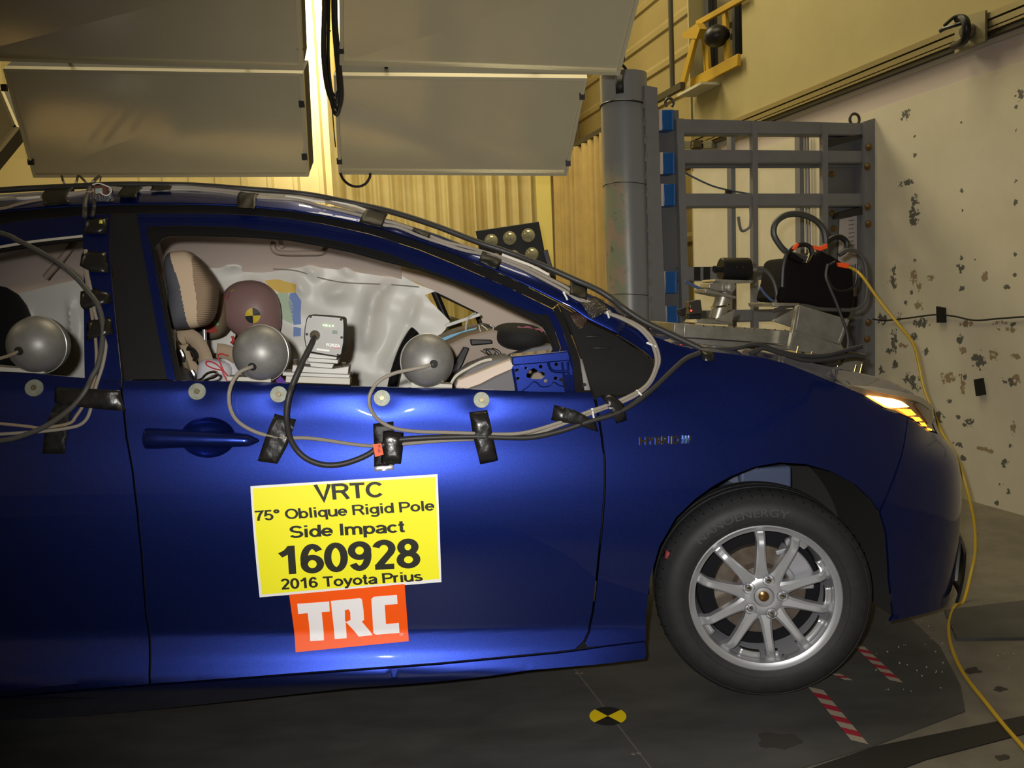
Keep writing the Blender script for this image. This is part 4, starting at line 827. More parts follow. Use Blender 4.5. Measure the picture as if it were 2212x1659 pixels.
BRASS = mat('rusty_bolt', S(120, 96, 58), 0.45, 0.6)
for x, y in ((1877, 318), (1798, 461), (1801, 494), (1875, 447), (1876, 484), (1876, 697), (1874, 733), (1797, 376), (1874, 360)):
    c = fp(x, y, -.022 if x > 1868 else .058); link('anchor_bolt', MB().lathe(c, -WD, [(0, .016), (.008, .016), (.010, .010), (.014, .009), (.017, .003), (.021, .003), (.021, -.004)], 16), BRASS, fr)
for (x, y, r_, d) in ((1846, 258, .032, .03), (1446, 222, .024, .06)):
    c = fp(x, y, d); aa = np.linspace(-.3 * math.pi, 1.3 * math.pi, 22); link('lifting_eye', MB().tube([c + WN * -r_ * math.cos(a) + np.array([0, 0, r_ * math.sin(a)]) for a in aa], .008, 8), mat('eye_steel', S(78, 78, 74), 0.4, 0.6), fr)
link('hook', MB().tube(spline([fp(x, y, -.02) for x, y in ((1621, 445), (1622, 470), (1619, 490), (1604, 499), (1598, 488), (1595, 468))], 5), .008, 8), GREYP, fr)
tag(link('paper_notice', MB().prism([fp(x, y, .05) for x, y in ((1814, 474), (1869, 462), (1866, 640), (1808, 640))], WD * .004), mat('paper_white', S(196, 186, 180), 0.8), smooth=False), 'sheet of printed white paper stuck inside the grey frame by the wall', 'paper')
INK = mat('faded_ink', S(120, 112, 110), 0.8); pn = bpy.data.objects['paper_notice']
for k in range(7): link('text_line', MB().prism([fp(x, y, .046) for x, y in ((1834, 476 + k * 9), (1846 - (k % 3), 474 + k * 9), (1846 - (k % 3), 476 + k * 9), (1834, 478 + k * 9))], WD * .002), INK, pn, smooth=False)
for i, (x0, x1) in enumerate(((1500, 1513), (1520, 1534))):
    tag(link('tape_strip', MB().prism([fp(x, y, -.003) for x, y in ((x0, 577), (x1, 577), (x1, 605), (x0, 605))], WD * .003), CLIP, smooth=False), ['left of two short black tapes on the fourth frame rail', 'right of two short black tapes on the fourth frame rail, nearer the camera'][i], 'tape')
cable('cable', [fp(x, y, .02) for x, y in ((1478, 372), (1500, 384), (1540, 402), (1580, 412), (1620, 419))], .005, mat('blue_grey_cable', S(70, 84, 100), 0.5), 'thin blue-grey cable sagging behind the third rail of the grey frame')
tag(link('cable_clip', MB().prism([fp(x, y, .0) for x, y in ((1570, 410), (1582, 412), (1581, 420), (1569, 418))], WD * .02), CLIP, smooth=False), 'small black clip on the thin blue-grey cable', 'clip')
for i, x in enumerate((1739, 1745)):
    tag(link('conduit', MB().cyl(on_wall(x, 290, .03), on_wall(x + 6, 640, .03), .008, 8), mat('conduit_grey', S(120, 120, 124), 0.4, 0.5)), ['left of two thin grey conduits on the wall behind the frame', 'right of two thin grey conduits on the wall behind the frame'][i], 'conduit')
cable('cable', [on_wall(x, y, .012) for x, y in ((1815, 660), (1845, 672), (1870, 684), (1905, 692), (1955, 688), (2018, 680), (2060, 683), (2105, 692), (2160, 688), (2240, 684), (2420, 690), (2700, 684))], .0045, BCAB, 'thin black wire strung across the scuffed white wall')
for P, l_ in ((((2022, 662), (2038, 665), (2039, 697), (2023, 697)), 'black tape square holding the thin wire to the white wall'), (((2103, 820), (2119, 817), (2125, 853), (2108, 856)), 'black tape square on the white wall low down near the headlight')):
    tag(link('tape_patch', MB().prism([on_wall(x, y, .018) for x, y in P], -WN * .017), CLIP, smooth=False), l_, 'tape')
# electrical boxes on the wall behind the top rail
for i, (x, y) in enumerate(((1482, 312), (1506, 310), (1528, 312))):
    tag(link('junction_box', MB().prism([on_wall(q, w_, .06) for q, w_ in ((x - 9, y - 8), (x + 9, y - 8), (x + 9, y + 9), (x - 9, y + 9))], -WN * .05), mat('box_grey', S(104, 102, 84), 0.5) if i != 1 else BLK, bevel=.005), ['small grey box on the wall seen below the top frame rail', 'small black box between two grey boxes below the top frame rail', 'right-hand small grey box below the top frame rail'][i], 'junction box')
tag(link('ledge', MB().prism([wpt(3.02, 2.72, .0), wpt(2.62, 2.72, .0), wpt(2.62, 2.74, .0), wpt(3.02, 2.74, .0)], WN * .16), mat('ledge_white', S(190, 186, 160), 0.6), smooth=False), 'small pale ledge on the cream wall under the yellow railing', 'ledge')
# ---- camera rig on the hood
RAWAL = mat('raw_aluminium', S(176, 172, 158), rough=0.38, metal=0.75, noise=(12, S(150, 146, 132), 0.4, 0.65)); RAWD = mat('milled_aluminium', S(150, 146, 136), rough=0.45, metal=0.6, noise=(9, S(128, 124, 114), 0.4, 0.65))
def cw(px, py, w): return car_pt(px, py, w)
rig = empty('camera_rig', from_car(np.array([.15, .95, .95])), 'raw aluminium camera mount bolted across the hood in front of the grey frame', 'camera mount')
def slab(nm, P, w, d, m_, bev=.003): link(nm, MB().prism([cw(x, y, w) for x, y in P], KW * d), m_, rig, bevel=bev)
slab('tray', ((1478, 700), (1560, 705), (1716, 715), (1708, 746), (1600, 737), (1476, 729)), .78, .30, RAWAL)
slab('tray_end', ((1457, 697), (1478, 701), (1476, 729), (1454, 717)), .78, .30, RAWAL)
slab('base_plate', ((1476, 730), (1600, 738), (1706, 747), (1704, 757), (1590, 752), (1490, 742)), .80, .34, RAWD)
slab('side_plate', ((1727, 659), (1834, 690), (1814, 748), (1718, 714)), .72, .012, RAWD)
slab('lower_plate', ((1718, 714), (1816, 741), (1826, 757), (1815, 774), (1705, 756)), .72, .012, RAWD)
slab('side_flange', ((1829, 690), (1835, 691), (1817, 742), (1811, 741)), .716, .05, RAWAL, .001)
slab('front_flange', ((1722, 662), (1728, 659), (1710, 757), (1704, 755)), .716, .02, RAWAL, .001)
slab('gusset', ((1668, 693), (1725, 661), (1716, 709)), .80, .012, RAWAL)
slab('top_plate', ((1668, 654), (1728, 655), (1727, 661), (1670, 663)), .80, .22, RAWAL)
slab('rear_box', ((1815, 757), (1872, 764), (1858, 806), (1760, 790)), .84, .2, RAWD)
for (x, y, x1, y1) in ((1724, 748, 1720, 762), (1754, 759, 1751, 766), (1788, 766, 1783, 783), (1812, 778, 1809, 792), (1849, 788, 1845, 803), (1862, 786, 1857, 806)): link('brass_stud', MB().cyl(cw(x, y, .70), cw(x1, y1, .70), .0022, 8), mat('brass', S(200, 160, 80), 0.3, 0.9), rig)
slab('post_foot', ((1507, 688), (1545, 690), (1585, 696), (1582, 702), (1500, 698)), .86, .12, RAWAL)
link('post', MB().cyl(cw(1548, 690, .94), cw(1566, 630, .94), .030, 24), RAWAL, rig)
slab('post_gusset', ((1540, 693), (1588, 668), (1581, 700)), .86, .01, RAWAL, .001)
link('hose_clamp', MB().tube([cw(1556, 661, .94) + .033 * (KU * math.cos(a) + KW * math.sin(a)) + np.array([0, 0, .004 * math.cos(a)]) for a in np.linspace(0, 6.283, 25)[:-1]], .004, 6, closed=True), CHROME, rig)
slab('swivel_plate', ((1524, 624), (1540, 626), (1592, 640), (1590, 646), (1560, 640), (1523, 632)), .88, .12, RAWAL)
slab('swivel_block', ((1533, 611), (1575, 606), (1586, 616), (1584, 634), (1545, 628), (1530, 622)), .89, .10, RAWAL)
link('swivel_knob', MB().lathe(cw(1577, 620, .88), -KW, [(.0, .012), (.006, .013), (.012, .010), (.018, .010), (.019, 0)], 24), RAWAL, rig)
slab('camera_plate', ((1545, 603), (1628, 606), (1624, 611), (1590, 612), (1543, 608)), .88, .14, RAWAL, .001)
for k in range(9):
    x = 1520 + k * 22; link('rivet', MB().ball(cw(x, 704 + (x - 1520) * .053, .775), .003, 8), CHROME, rig)
camh = empty('hood_camera', cw(1590, 604, .93), 'stubby black cylindrical camera on the aluminium mount above the hood', 'camera')
CB = mat('camera_black', (0.010, 0.010, 0.010), 0.42, spec=.3)
ax = from_car(np.array([1, 0, -.01])) - KO; cc = cw(1556, 582, .93); ce = cw(1617, 582, .93)
link('camera_body', MB().lathe(cc, ce - cc, [(0, 0), (.040, 0), (.044, .004), (.044, np.linalg.norm(ce - cc) - .004), (.041, np.linalg.norm(ce - cc)), (0, np.linalg.norm(ce - cc))], 32), CB, camh)
link('lens', MB().lathe(cw(1541, 582, .93), ce - cc, [(0, .004), (.010, .003), (.012, 0), (.014, .001), (.014, .012), (.011, .013), (.011, .03), (0, .03)], 24), CB, camh)
link('connector', MB().cyl(ce, ce + (ce - cc) * .28, .008, 16), RAWD, camh)
for x in (1592, 1605): link('cap_screw', MB().lathe(cw(x, 578, .885), -KW, [(0, .003), (.005, .003), (.006, 0)], 14), BLK, camh)
ac = empty('action_camera', cw(1497, 688, .80), 'tiny shiny camera with a red light at the left end of the hood mount', 'camera')
link('camera_body', MB().prism([cw(x, y, .80) for x, y in ((1489, 651), (1514, 647), (1518, 677), (1491, 680))], KW * .05), mat('glossy_case', S(90, 86, 80), 0.1, 0.6), ac, bevel=.003)
link('camera_base', MB().prism([cw(x, y, .80) for x, y in ((1486, 681), (1516, 678), (1516, 689), (1486, 690))], KW * .05), BLK, ac, bevel=.003)
link('latch_arm', MB().prism([cw(x, y, .81) for x, y in ((1467, 668), (1484, 664), (1480, 684), (1469, 682))], KW * .03), BLK, ac, bevel=.002)
link('red_led', MB().ball(cw(1493, 671, .797), .0035, 10), mat('red_led', (1, .02, .01), .4, emit=((1, .03, .02), 6)), ac)
BAGM = mat('black_nylon', (0.007, 0.005, 0.005), 0.8, spec=.12, bump=(60, .4, .005))
bag = empty('equipment_bag', cw(1760, 690, .95), 'black nylon bag of wiring sitting on the aluminium hood mount', 'bag')
P = [(1680, 652), (1692, 610), (1700, 565), (1712, 552), (1740, 572), (1772, 540), (1800, 552), (1822, 566), (1846, 580), (1848, 640), (1838, 690), (1800, 680), (1760, 664), (1728, 656)]
link('bag_body', MB().prism([cw(x, y, .90) for x, y in P], KW * .22), BAGM, bag, bevel=.018)
link('bag_flap', MB().prism([cw(x, y, .885) for x, y in ((1706, 556), (1714, 545), (1738, 562), (1732, 570))], KW * .05), BAGM, bag, bevel=.004)
GCAB = mat('grey_cable', S(74, 72, 68), 0.5); LCAB = mat('light_grey_cable', S(142, 134, 122), 0.5); DCAB = mat('dark_grey_cable', S(46, 44, 42), 0.5)
ORT = mat('orange_tag', S(250, 88, 32), 0.55)
def cwl(pts, w): return [cw(x, y, w if len(q) == 0 else q[0]) for x, y, *q in pts]
cable('cable_loop', cwl([(1760, 560), (1740, 558), (1700, 545), (1678, 520), (1671, 500), (1678, 478), (1700, 464), (1730, 463), (1760, 475), (1778, 496), (1783, 525), (1775, 545)], .93), .012, mat('loop_cable', S(60, 60, 54), 0.45), 'thick grey cable arching in a big loop above the black bag')
cable('cable', cwl([(1690, 620), (1692, 580), (1700, 550), (1716, 534), (1735, 528), (1750, 534), (1755, 550)], .90), .009, BCAB, 'black cable curving over the left shoulder of the bag, with an orange tag')
cable('cable', cwl([(1768, 545), (1790, 520), (1812, 512), (1828, 522), (1826, 540), (1812, 550)], .93), .011, BCAB, 'black cable hooked over the right of the black bag beside the paper')
cable('cable', cwl([(1812, 550), (1830, 540), (1850, 543), (1864, 560), (1870, 580), (1872, 620), (1868, 650), (1850, 668), (1810, 669), (1770, 667), (1735, 660), (1700, 662), (1670, 672)], .88), .0075, GCAB, 'grey cable bowing right of the bag and back along its foot')
cable('cable', cwl([(1850, 570), (1848, 610), (1835, 625), (1810, 628), (1794, 615), (1786, 590), (1790, 575), (1805, 565)], .885), .005, BCAB, 'thin black loop hanging on the front of the bag')
cable('cable', cwl([(1788, 570), (1784, 595), (1790, 615), (1805, 650), (1820, 690), (1831, 725), (1830, 755), (1818, 780), (1800, 788), (1770, 785), (1730, 776), (1690, 768)], .68), .0055, DCAB, 'thin dark cable dropping down the front of the aluminium side plate')
cable('cable', cwl([(1622, 580), (1645, 581), (1660, 590), (1672, 610), (1678, 640), (1672, 662)], .93), .007, GCAB, 'grey cable curving from the black cylinder camera to the bag')
cable('cable', cwl([(1480, 607), (1496, 616), (1515, 624), (1535, 627)], .98), .006, mat('blue_cable', S(64, 84, 120), 0.5), 'short blue cable joining the swivel under the black camera')
cable('cable', cwl([(1642, 620), (1650, 632), (1664, 646), (1678, 654)], .95), .005, mat('blue_cable', S(64, 84, 120), 0.5), 'short blue cable slipping under the left edge of the bag')
for P, l_ in ((((1713, 537), (1722, 524), (1727, 528), (1718, 541)), 'orange tag on the cable at the left of the bag'), (((1758, 530), (1772, 533), (1787, 526), (1788, 536), (1772, 542), (1760, 538)), 'orange bow-shaped tag on top of the black bag'), (((1810, 567), (1835, 569), (1832, 580), (1812, 576)), 'orange tag where the yellow cord leaves the bag')):
    tag(link('cable_tag', MB().prism([cw(x, y, .865) for x, y in P], KW * .012), ORT, bevel=.001), l_, 'tag')
for x, y, x1, y1 in ((1742, 574, 1752, 548), (1757, 570, 1762, 558), (1764, 568, 1770, 545)): link('plug', MB().cyl(cw(x, y, .92), cw(x1, y1, .92), .010, 12), CHROME if x != 1764 else BLK, bag)
cable('cable', cwl([(1820, 640), (1815, 668), (1850, 675), (1900, 690)], 1.0), .004, BCAB, 'thin black wire leaving the bag towards the wall') if False else None
YC = mat('yellow_cord', S(196, 160, 40), 0.5)
yp = [cw(1832, 576, .87), cw(1848, 584, .87), cw(1866, 602, .80), cw(1900, 650, .78), cw(1940, 700, .75), cw(1972, 742, .74), cw(1985, 790, .74), cw(1996, 840, .72), cw(2016, 890, .70), cw(2035, 935, .70), cw(2062, 980, .64), cw(2078, 1020, .60), cw(2092, 1070, .58), cw(2104, 1130, .58), cw(2106, 1190, .58), cw(2098, 1235, .58)]
yf = [on_floor(x, y, .006) for x, y in ((2062, 1310), (2050, 1345), (2052, 1385), (2068, 1430), (2092, 1470), (2130, 1518), (2170, 1568), (2215, 1620), (2260, 1680))]
yp += [yp[-1] * .55 + yf[0] * .45 + np.array([0, 0, -.05])]
tag(link('extension_cord', MB().tube(spline(yp + yf, 7), .0055, 8), YC), 'yellow cord running from the bag, down past the bumper and across the floor', 'cord')
# ---- floor: steel plates, seam, tapes, target, crumbs of glass
PLATE = mat('dark_floor_plate', (0.046, 0.046, 0.044), rough=0.48, spec=0.45, noise=(3.5, (0.072, 0.072, 0.068), 0.35, 0.7, (1, 2.5, 1)), bump=(25, .12, .002))
def fl_poly(name, P, m_, z=0.004, d=.004): return link(name, MB().prism([on_floor(x, y, z) for x, y in P], (0, 0, -d)), m_, smooth=False)
a, b_ = on_floor(1975, 1339), on_floor(2120, 1560)
pl = [(-6.0, 4.6, .004), (1.05, 4.6, .004)] + [tuple(on_floor(x, y, .004)) for x, y in ((1960, 1330), (2030, 1395), (2075, 1480), (2085, 1535), (1890, 1609), (1700, 1668))] + [(.4, 1.6, .004), (.2, -1.0, .004), (-6.0, -1.0, .004)]
struct(link('floor_plate', MB().prism([np.array(p) for p in pl], (0, 0, -.004)), PLATE, smooth=False))
struct(fl_poly('floor_sheet', [(2040, 1317), (2240, 1293), (2260, 1376), (2066, 1378)], PLATE, .010, .008))
struct(fl_poly('floor_channel', [(1660, 1690), (1890, 1612), (2240, 1540), (2260, 1572), (2000, 1640), (1840, 1700)], mat('channel_dark', (0.012, 0.012, 0.011), 0.6), .003, .003))
SEAM = mat('seam_grey', S(96, 94, 86), .5)
s0 = fl_poly('floor_seam', [(1236, 1440), (1239, 1440), (1440, 1700), (1436, 1700)], SEAM, .0046, .0004); struct(s0)
for i, (x, y) in enumerate(((1246, 1454), (1256, 1454), (1368, 1628), (1380, 1626))):
    c = on_floor(x, y, .0046); tag(link('floor_screw', MB().lathe(c, (0, 0, 1), [(0, .001), (.005, .001), (.0065, 0)], 14), mat('screw_head', S(130, 120, 110), .4, .5)), ['left screw of the pair on the floor seam under the sill', 'right screw of the pair on the floor seam under the sill', 'left screw of the floor pair below the round target', 'right screw of the floor pair below the round target'][i], 'screw', 'screws along the floor seam')
tc_ = on_floor(1313, 1546.5, .0052); mb = MB(); R_ = .0505
for q in range(4):
    mb.k = q % 2; aa = np.linspace(q * math.pi / 2, (q + 1) * math.pi / 2, 13) + rad(38); V = [tc_] + [tc_ + R_ * np.array([math.cos(a), math.sin(a), 0]) for a in aa]; mb.add(V, [(0, i, i + 1) for i in range(1, 13)])
BLKP = mat('black_print', (0.012, 0.012, 0.012), .5); YELP = mat('yellow_print', S(226, 196, 20), .5)
tag(link('floor_target', mb, [BLKP, YELP], smooth=False), 'round yellow and black quartered target sticker on the dark floor', 'target sticker')
RED = mat('red_stripe', S(150, 30, 48), .6); WHT = mat('dirty_white_stripe', S(150, 140, 124), .6)
def stripe(P0, P1, wd, n, label):
    a = on_floor(*P0, .0052); b_ = on_floor(*P1, .0052); d = b_ - a; L = np.linalg.norm(d); d /= L; s_ = np.array([-d[1], d[0], 0]) * wd / 2; mb = MB()
    for k in range(n):
        mb.k = k % 2; u, v = a + d * L * k / n, a + d * L * (k + 1) / n; sk = d * wd * .35
        mb.add([u - s_ - sk, u + s_ + sk, v + s_ + sk, v - s_ - sk], [(0, 1, 2, 3)])
    tag(link('hazard_tape', mb, [WHT, RED], smooth=False), label, 'tape')
stripe((1855, 1395), (1936, 1472), .030, 9, 'red and white striped tape on the floor beyond the tyre')
stripe((1762, 1487), (1857, 1603), .034, 9, 'red and white striped tape on the floor in front of the tyre')
stripe((1806, 1455), (1833, 1469), .02, 3, 'short worn scrap of red and white tape by the tyre')
GLS = mat('glass_crumb', S(150, 156, 150), .2, spec=.6); prev = None
for i in range(46):
    x, y = (RNG.uniform(1890, 2040), RNG.uniform(1360, 1500)) if i < 24 else (RNG.uniform(1980, 2210), RNG.uniform(1140, 1480))
    p = on_floor(x, y, .004 if i < 24 else .0005)
    if prev is None: prev = tag(link('glass_crumb', MB().box(p + np.array([0, 0, .002]), (.0035, .003, .003)), GLS, smooth=False), 'tiny crumb of broken glass on the floor around the front bumper', 'glass crumb', 'glass crumbs scattered on the floor'); o = prev
    else: o = prev.copy(); COL.objects.link(o); o.location = p
    s_ = RNG.uniform(.5, 1.1); o.scale = (s_, s_, s_); o.rotation_euler = (0, 0, RNG.uniform(0, 3))
STAIN = mat('floor_stain', (0.035, 0.032, 0.027), .7)
for i, (x, y, a, b_) in enumerate(((2100, 1448, 18, 7), (2160, 1488, 14, 5), (1680, 1600, 46, 18), (2165, 1636, 16, 6))):
    an = np.linspace(0, 2 * math.pi, 25)[:-1]; P = [(x + a * math.cos(t) * (1 + .22 * math.sin(3 * t + i) + .15 * math.sin(5 * t)), y + b_ * math.sin(t) * (1 + .2 * math.sin(4 * t + 2 * i))) for t in an]
    tag(fl_poly('oil_stain', P, STAIN, .0052 if i == 2 else .0012, .0008), ['dark oil stain on the floor just right of the yellow cord', 'small dark stain right of the first one beyond the yellow cord', 'dark smear on the floor plate below the tyre', 'dark stain at the bottom right corner of the floor'][i], 'stain')
# ================================================================== inside the car
def sheet(name, P, wv, m_, parent, h=.02, bump=None, thick=0.0, label=None, off=0.0, holes=()):
    q = in_car(np.array([p[0] for p in P], float), np.array([p[1] for p in P], float), wv); V, F = fill2d(q[:, [0, 2]], h, [in_car(np.array([p[0] for p in H_], float), np.array([p[1] for p in H_], float), wv)[:, [0, 2]] for H_ in holes])
    W = np.full(len(V), float(wv)) + off
    if bump is not None: W = W + bump(V[:, 0], V[:, 1])
    X = from_car(np.stack([V[:, 0], W, V[:, 1]], -1)); mb = MB(); mb.add(X, F)
    if thick:
        B = from_car(np.stack([V[:, 0], W + thick, V[:, 1]], -1)); E = {(f[i], f[(i + 1) % len(f)]): 1 for f in F for i in range(len(f))}; rim = [e for e in E if (e[1], e[0]) not in E]; k = {}; RV = []
        for e in rim:
            for i in e:
                if i not in k: k[i] = len(RV); RV += [X[i], B[i]]
        mb.add(RV, [(k[j], k[i], k[i] + 1, k[j] + 1) for i, j in rim])
    return link(name, mb, m_, parent, angle=60, label=label)
def squad(c, half, e=(.5, .5), n=28, R=None, tf=None):      # rounded box (superquadric)
    V = []; m = n // 2
    for i in range(m + 1):
        for j in range(n):
            a = -math.pi / 2 + math.pi * i / m; b = 2 * math.pi * j / n; x, y, z = math.cos(a) * math.cos(b), math.cos(a) * math.sin(b), math.sin(a)
            r = ((abs(x) ** (2 / e[1]) + abs(y) ** (2 / e[1])) ** (e[1] / e[0]) + abs(z) ** (2 / e[0])) ** (-e[0] / 2); V.append((half[0] * r * x, half[1] * r * y, half[2] * r * z))
    V = np.array(V)
    if tf is not None: V = tf(V)
    F = [(i * n + j, i * n + (j + 1) % n, (i + 1) * n + (j + 1) % n, (i + 1) * n + j) for i in range(m) for j in range(n)]
    return V, F
def place_sq(name, c, half, m_, parent, e=(.5, .5), n=28, rx=0, ry=0, rz=0, tf=None, pick=None, **kw):
    V, F = squad(None, half, e, n, tf=tf); mb = MB(); R = np.array(Matrix.Rotation(rad(rz), 3, 'Z') @ Matrix.Rotation(rad(ry), 3, 'Y') @ Matrix.Rotation(rad(rx), 3, 'X'))
    if pick is None: mb.add(np.asarray(c) + (V @ R.T) @ np.array([KU, KW, [0, 0, 1]]), F)
    else:
        mb.add(np.asarray(c) + (V @ R.T) @ np.array([KU, KW, [0, 0, 1]]), F); mb.m = [pick(V[list(f)].mean(0)) for f in F]
    return link(name, mb, m_, parent, angle=70, **kw)
# mirror mounting plate, an upright pressing with holes cut through
def circ(x, y, rx, ry=None, n=12): return [(x + rx * math.cos(a), y + (ry or rx) * math.sin(a)) for a in np.linspace(0, 2 * math.pi, n + 1)[:-1]]
mp = sheet('mirror_plate', [(1108, 790), (1229, 778), (1236, 800), (1238, 849), (1116, 849), (1104, 800)], .062, BLUE, fd, h=0.006, thick=0.003,
    holes=[[(1137, 810), (1143, 799), (1153, 795), (1160, 799), (1163, 804), (1176, 803), (1177, 813), (1170, 819), (1153, 819), (1147, 818), (1138, 815)], circ(1117, 800, 4), circ(1136, 795, 3), circ(1168, 792, 4), circ(1202, 787, 4), circ(1119, 818, 4), circ(1179, 823, 4), circ(1200, 817, 4)])
link('plate_flange', MB().prism([car_pt(x, y, .045) for x, y in ((1106, 771), (1228, 758), (1231, 769), (1233, 779), (1107, 790))], KW * .04 + np.array([0, 0, .006])), BLUE, mp, bevel=.003)
def prib(P, r_): link('rib', MB().tube([car_pt(x, y, .062) for x, y in spline(P, 8)], r_, 8), BLUE, mp)
for pts in ([(1108, 796), (1116, 846)], [(1214, 782), (1222, 846)], [(1226, 781), (1232, 846)]): prib(pts, .0035)
prib([(1184, 783), (1188, 795), (1196, 802), (1212, 803), (1230, 802)], .004)
prib([(1126, 845), (1140, 836), (1152, 825), (1160, 827), (1170, 835), (1186, 834), (1196, 826), (1210, 833), (1236, 840)], .0018)
link('mount_hole', MB().lathe(car_pt(1211, 820, .061), -KW, [(0, .001), (.004, .001)], 16), VOID, mp)
LINER = mat('headliner_cloth', S(226, 208, 195), rough=0.85, spec=0.2, bump=(300, .1, .001))
G = []
rz_ = lambda u: float(np.interp(u, np.r_[to_car(TU)[:, 0], upc[:, 0]], np.r_[to_car(TU)[:, 2], upc[:, 2]])) - float(np.interp(-1.75, upc[:, 0], upc[:, 2]))
for u in np.linspace(-3.1, -0.95, 30):
    row = []
    for wv, z in ((.36, 1.465), (.5, 1.485), (.66, 1.492), (.9, 1.496), (1.12, 1.482), (1.26, 1.45), (1.36, 1.40), (1.42, 1.345), (1.46, 1.29), (1.475, 1.24), (1.478, 1.20)):
        row.append((u, wv, z + rz_(u) * np.clip((z - 1.15) / .3, 0, 1) - .012))
    G.append(row)
link('headliner', MB().grid(from_car(np.array(G))), LINER, car, angle=60)
sheet('pillar_trim', [(845, 545), (905, 578), (1032, 626), (1150, 684), (1200, 740), (1196, 775), (1085, 735), (1046, 706), (1034, 676), (962, 640), (938, 629), (905, 612), (850, 592)], 1.43, mat('pillar_beige', S(214, 198, 184), .8), car, h=.03, thick=.02)
# far door and its quarter window
mb = MB().prism(from_car(np.array([(-3.5, 1.60, .32), (-2.7, 1.60, .22), (-.42, 1.60, .22), (-.42, 1.60, .93), (-2.7, 1.60, .98), (-3.45, 1.60, 1.05)])), KW * .03); link('far_door', mb, GREYTRIM, car, smooth=False)
link('cowl', MB().prism(from_car(np.array([(-.42, .12, .3), (-.30, .12, .3), (-.30, .12, .86), (-.42, .12, .86)])), KW * 1.5), VOID, car, smooth=False)
for a, b_, r_ in (((938, 629), (966, 694), .016), ((1030, 676), (1044, 712), .014), ((938, 630), (1036, 677), .007)):
    link('window_divider', MB().tube([car_pt(*a, 1.46), car_pt(*b_, 1.46)], r_, 10), SEAL, car)
sheet('quarter_glass', [(944, 634), (1034, 680), (1044, 716), (960, 730)], 1.47, mat('tinted_glass', S(120, 112, 40), .05, spec=.5, alpha=.35), car, h=.05)
place_sq('far_mirror', car_pt(974, 708, 1.66), (.045, .07, .05), BLACKTRIM, car, ry=20)
# curtain airbag, let down and creased, along the far side
def nz(u, z, f1, f2, s_): return np.sin(u * f1 + 1.7 * np.sin(z * f2 + s_)) * np.cos(z * f2 * .8 + u * f1 * .35 + s_ * 2)
def folds(u, z):
    d = .012 * nz(u, z, 9, 7, .3) + .005 * nz(u, z, 17, 21, 1.1)
    for (u0, z0, u1, z1, a, wd) in FOLDS:
        L = math.hypot(u1 - u0, z1 - z0); t = np.clip(((u - u0) * (u1 - u0) + (z - z0) * (z1 - z0)) / L ** 2, 0, 1); r = np.hypot(u - u0 - t * (u1 - u0), z - z0 - t * (z1 - z0)); d = d - 1.25 * a * np.exp(-(r / wd) ** 2) * np.sin(np.pi * np.clip(t * .9 + .05, 0, 1))
    return d
FOLDS = []
for (a, b_, am, wd) in (((815, 615), (795, 700), .05, .035), ((800, 680), (790, 760), .04, .04), ((700, 640), (760, 622), .03, .03), ((640, 600), (660, 640), .02, .02), ((740, 572), (760, 600), .02, .015), ((660, 572), (690, 600), .02, .02), ((540, 600), (590, 640), .025, .02), ((880, 700), (830, 800), .03, .03), ((850, 600), (815, 640), .03, .02), ((900, 640), (880, 700), .02, .02), ((480, 575), (535, 572), .02, .015), ((640, 760), (620, 820), .02, .02), ((155, 640), (158, 760), .02, .012), ((60, 660), (50, 720), .02, .02)):
    p, q = in_car(a[0], a[1], 1.42), in_car(b_[0], b_[1], 1.42); FOLDS.append((p[0], p[2], q[0], q[2], am, wd))
ABM = mat('airbag_cloth', S(244, 242, 232), rough=0.38, spec=0.5, sheen=.2, bump=(600, .1, .0006))
ab = sheet('curtain_airbag', [(340, 596), (400, 578), (480, 566), (535, 568), (538, 581), (581, 580), (646, 568), (711, 569.5), (798, 578), (832, 585), (854, 592), (867, 596), (905, 615), (925, 623), (941, 629), (918, 637), (932, 654), (955, 676), (972, 694), (962, 712), (945, 730), (930, 800), (925, 845), (340, 845)], 1.42, ABM, car, h=.013, bump=folds)
sheet('curtain_airbag', [(-560, 760), (-60, 655), (20, 640), (90, 622), (178, 602), (220, 600), (339, 597), (339, 845), (-60, 840), (-560, 860)], 1.42, ABM, car, h=.015, bump=folds)
for P, c_, nm in ((((572, 606), (600, 603), (642, 615), (640, 632), (605, 633), (585, 622)), S(250, 212, 110), 'yellow'), (((596, 634), (622, 632), (634, 660), (632, 700), (612, 690), (600, 662)), S(206, 226, 196), 'green'), (((627, 634), (640, 632), (652, 650), (650, 676), (651, 700), (635, 702), (630, 680), (624, 655)), S(140, 166, 226), 'blue'), (((635, 706), (651, 708), (650, 726), (634, 727)), S(140, 166, 226), 'blue')):
    sheet('paint_smear', P, 1.42, mat('smear_' + nm, c_, .7), ab, h=.008, bump=folds, off=-.003)
link('seam', MB().tube([car_pt(x, y, 1.405) for x, y in spline(((590, 581), (640, 585), (690, 600), (740, 610), (800, 613), (860, 616), (905, 620)), 5)], .003, 6), mat('seam_thread', S(150, 146, 134), .7), ab)
# grab handles
for P, r_ in ((((592, 522), (589, 533), (597, 544), (620, 547), (660, 547), (692, 546), (702, 538), (707, 531)), .010), (((160, 524), (150, 538), (128, 566), (108, 588), (98, 600)), .012)):
    link('grab_handle', MB().tube([car_pt(x, y, 1.20) for x, y in spline(P, 5)], r_, 10), mat('handle_beige', S(172, 154, 138), .6), car)
link('handle_mount', MB().cyl(car_pt(606, 516, 1.21), car_pt(609, 534, 1.20), .010, 10), LINER, car)
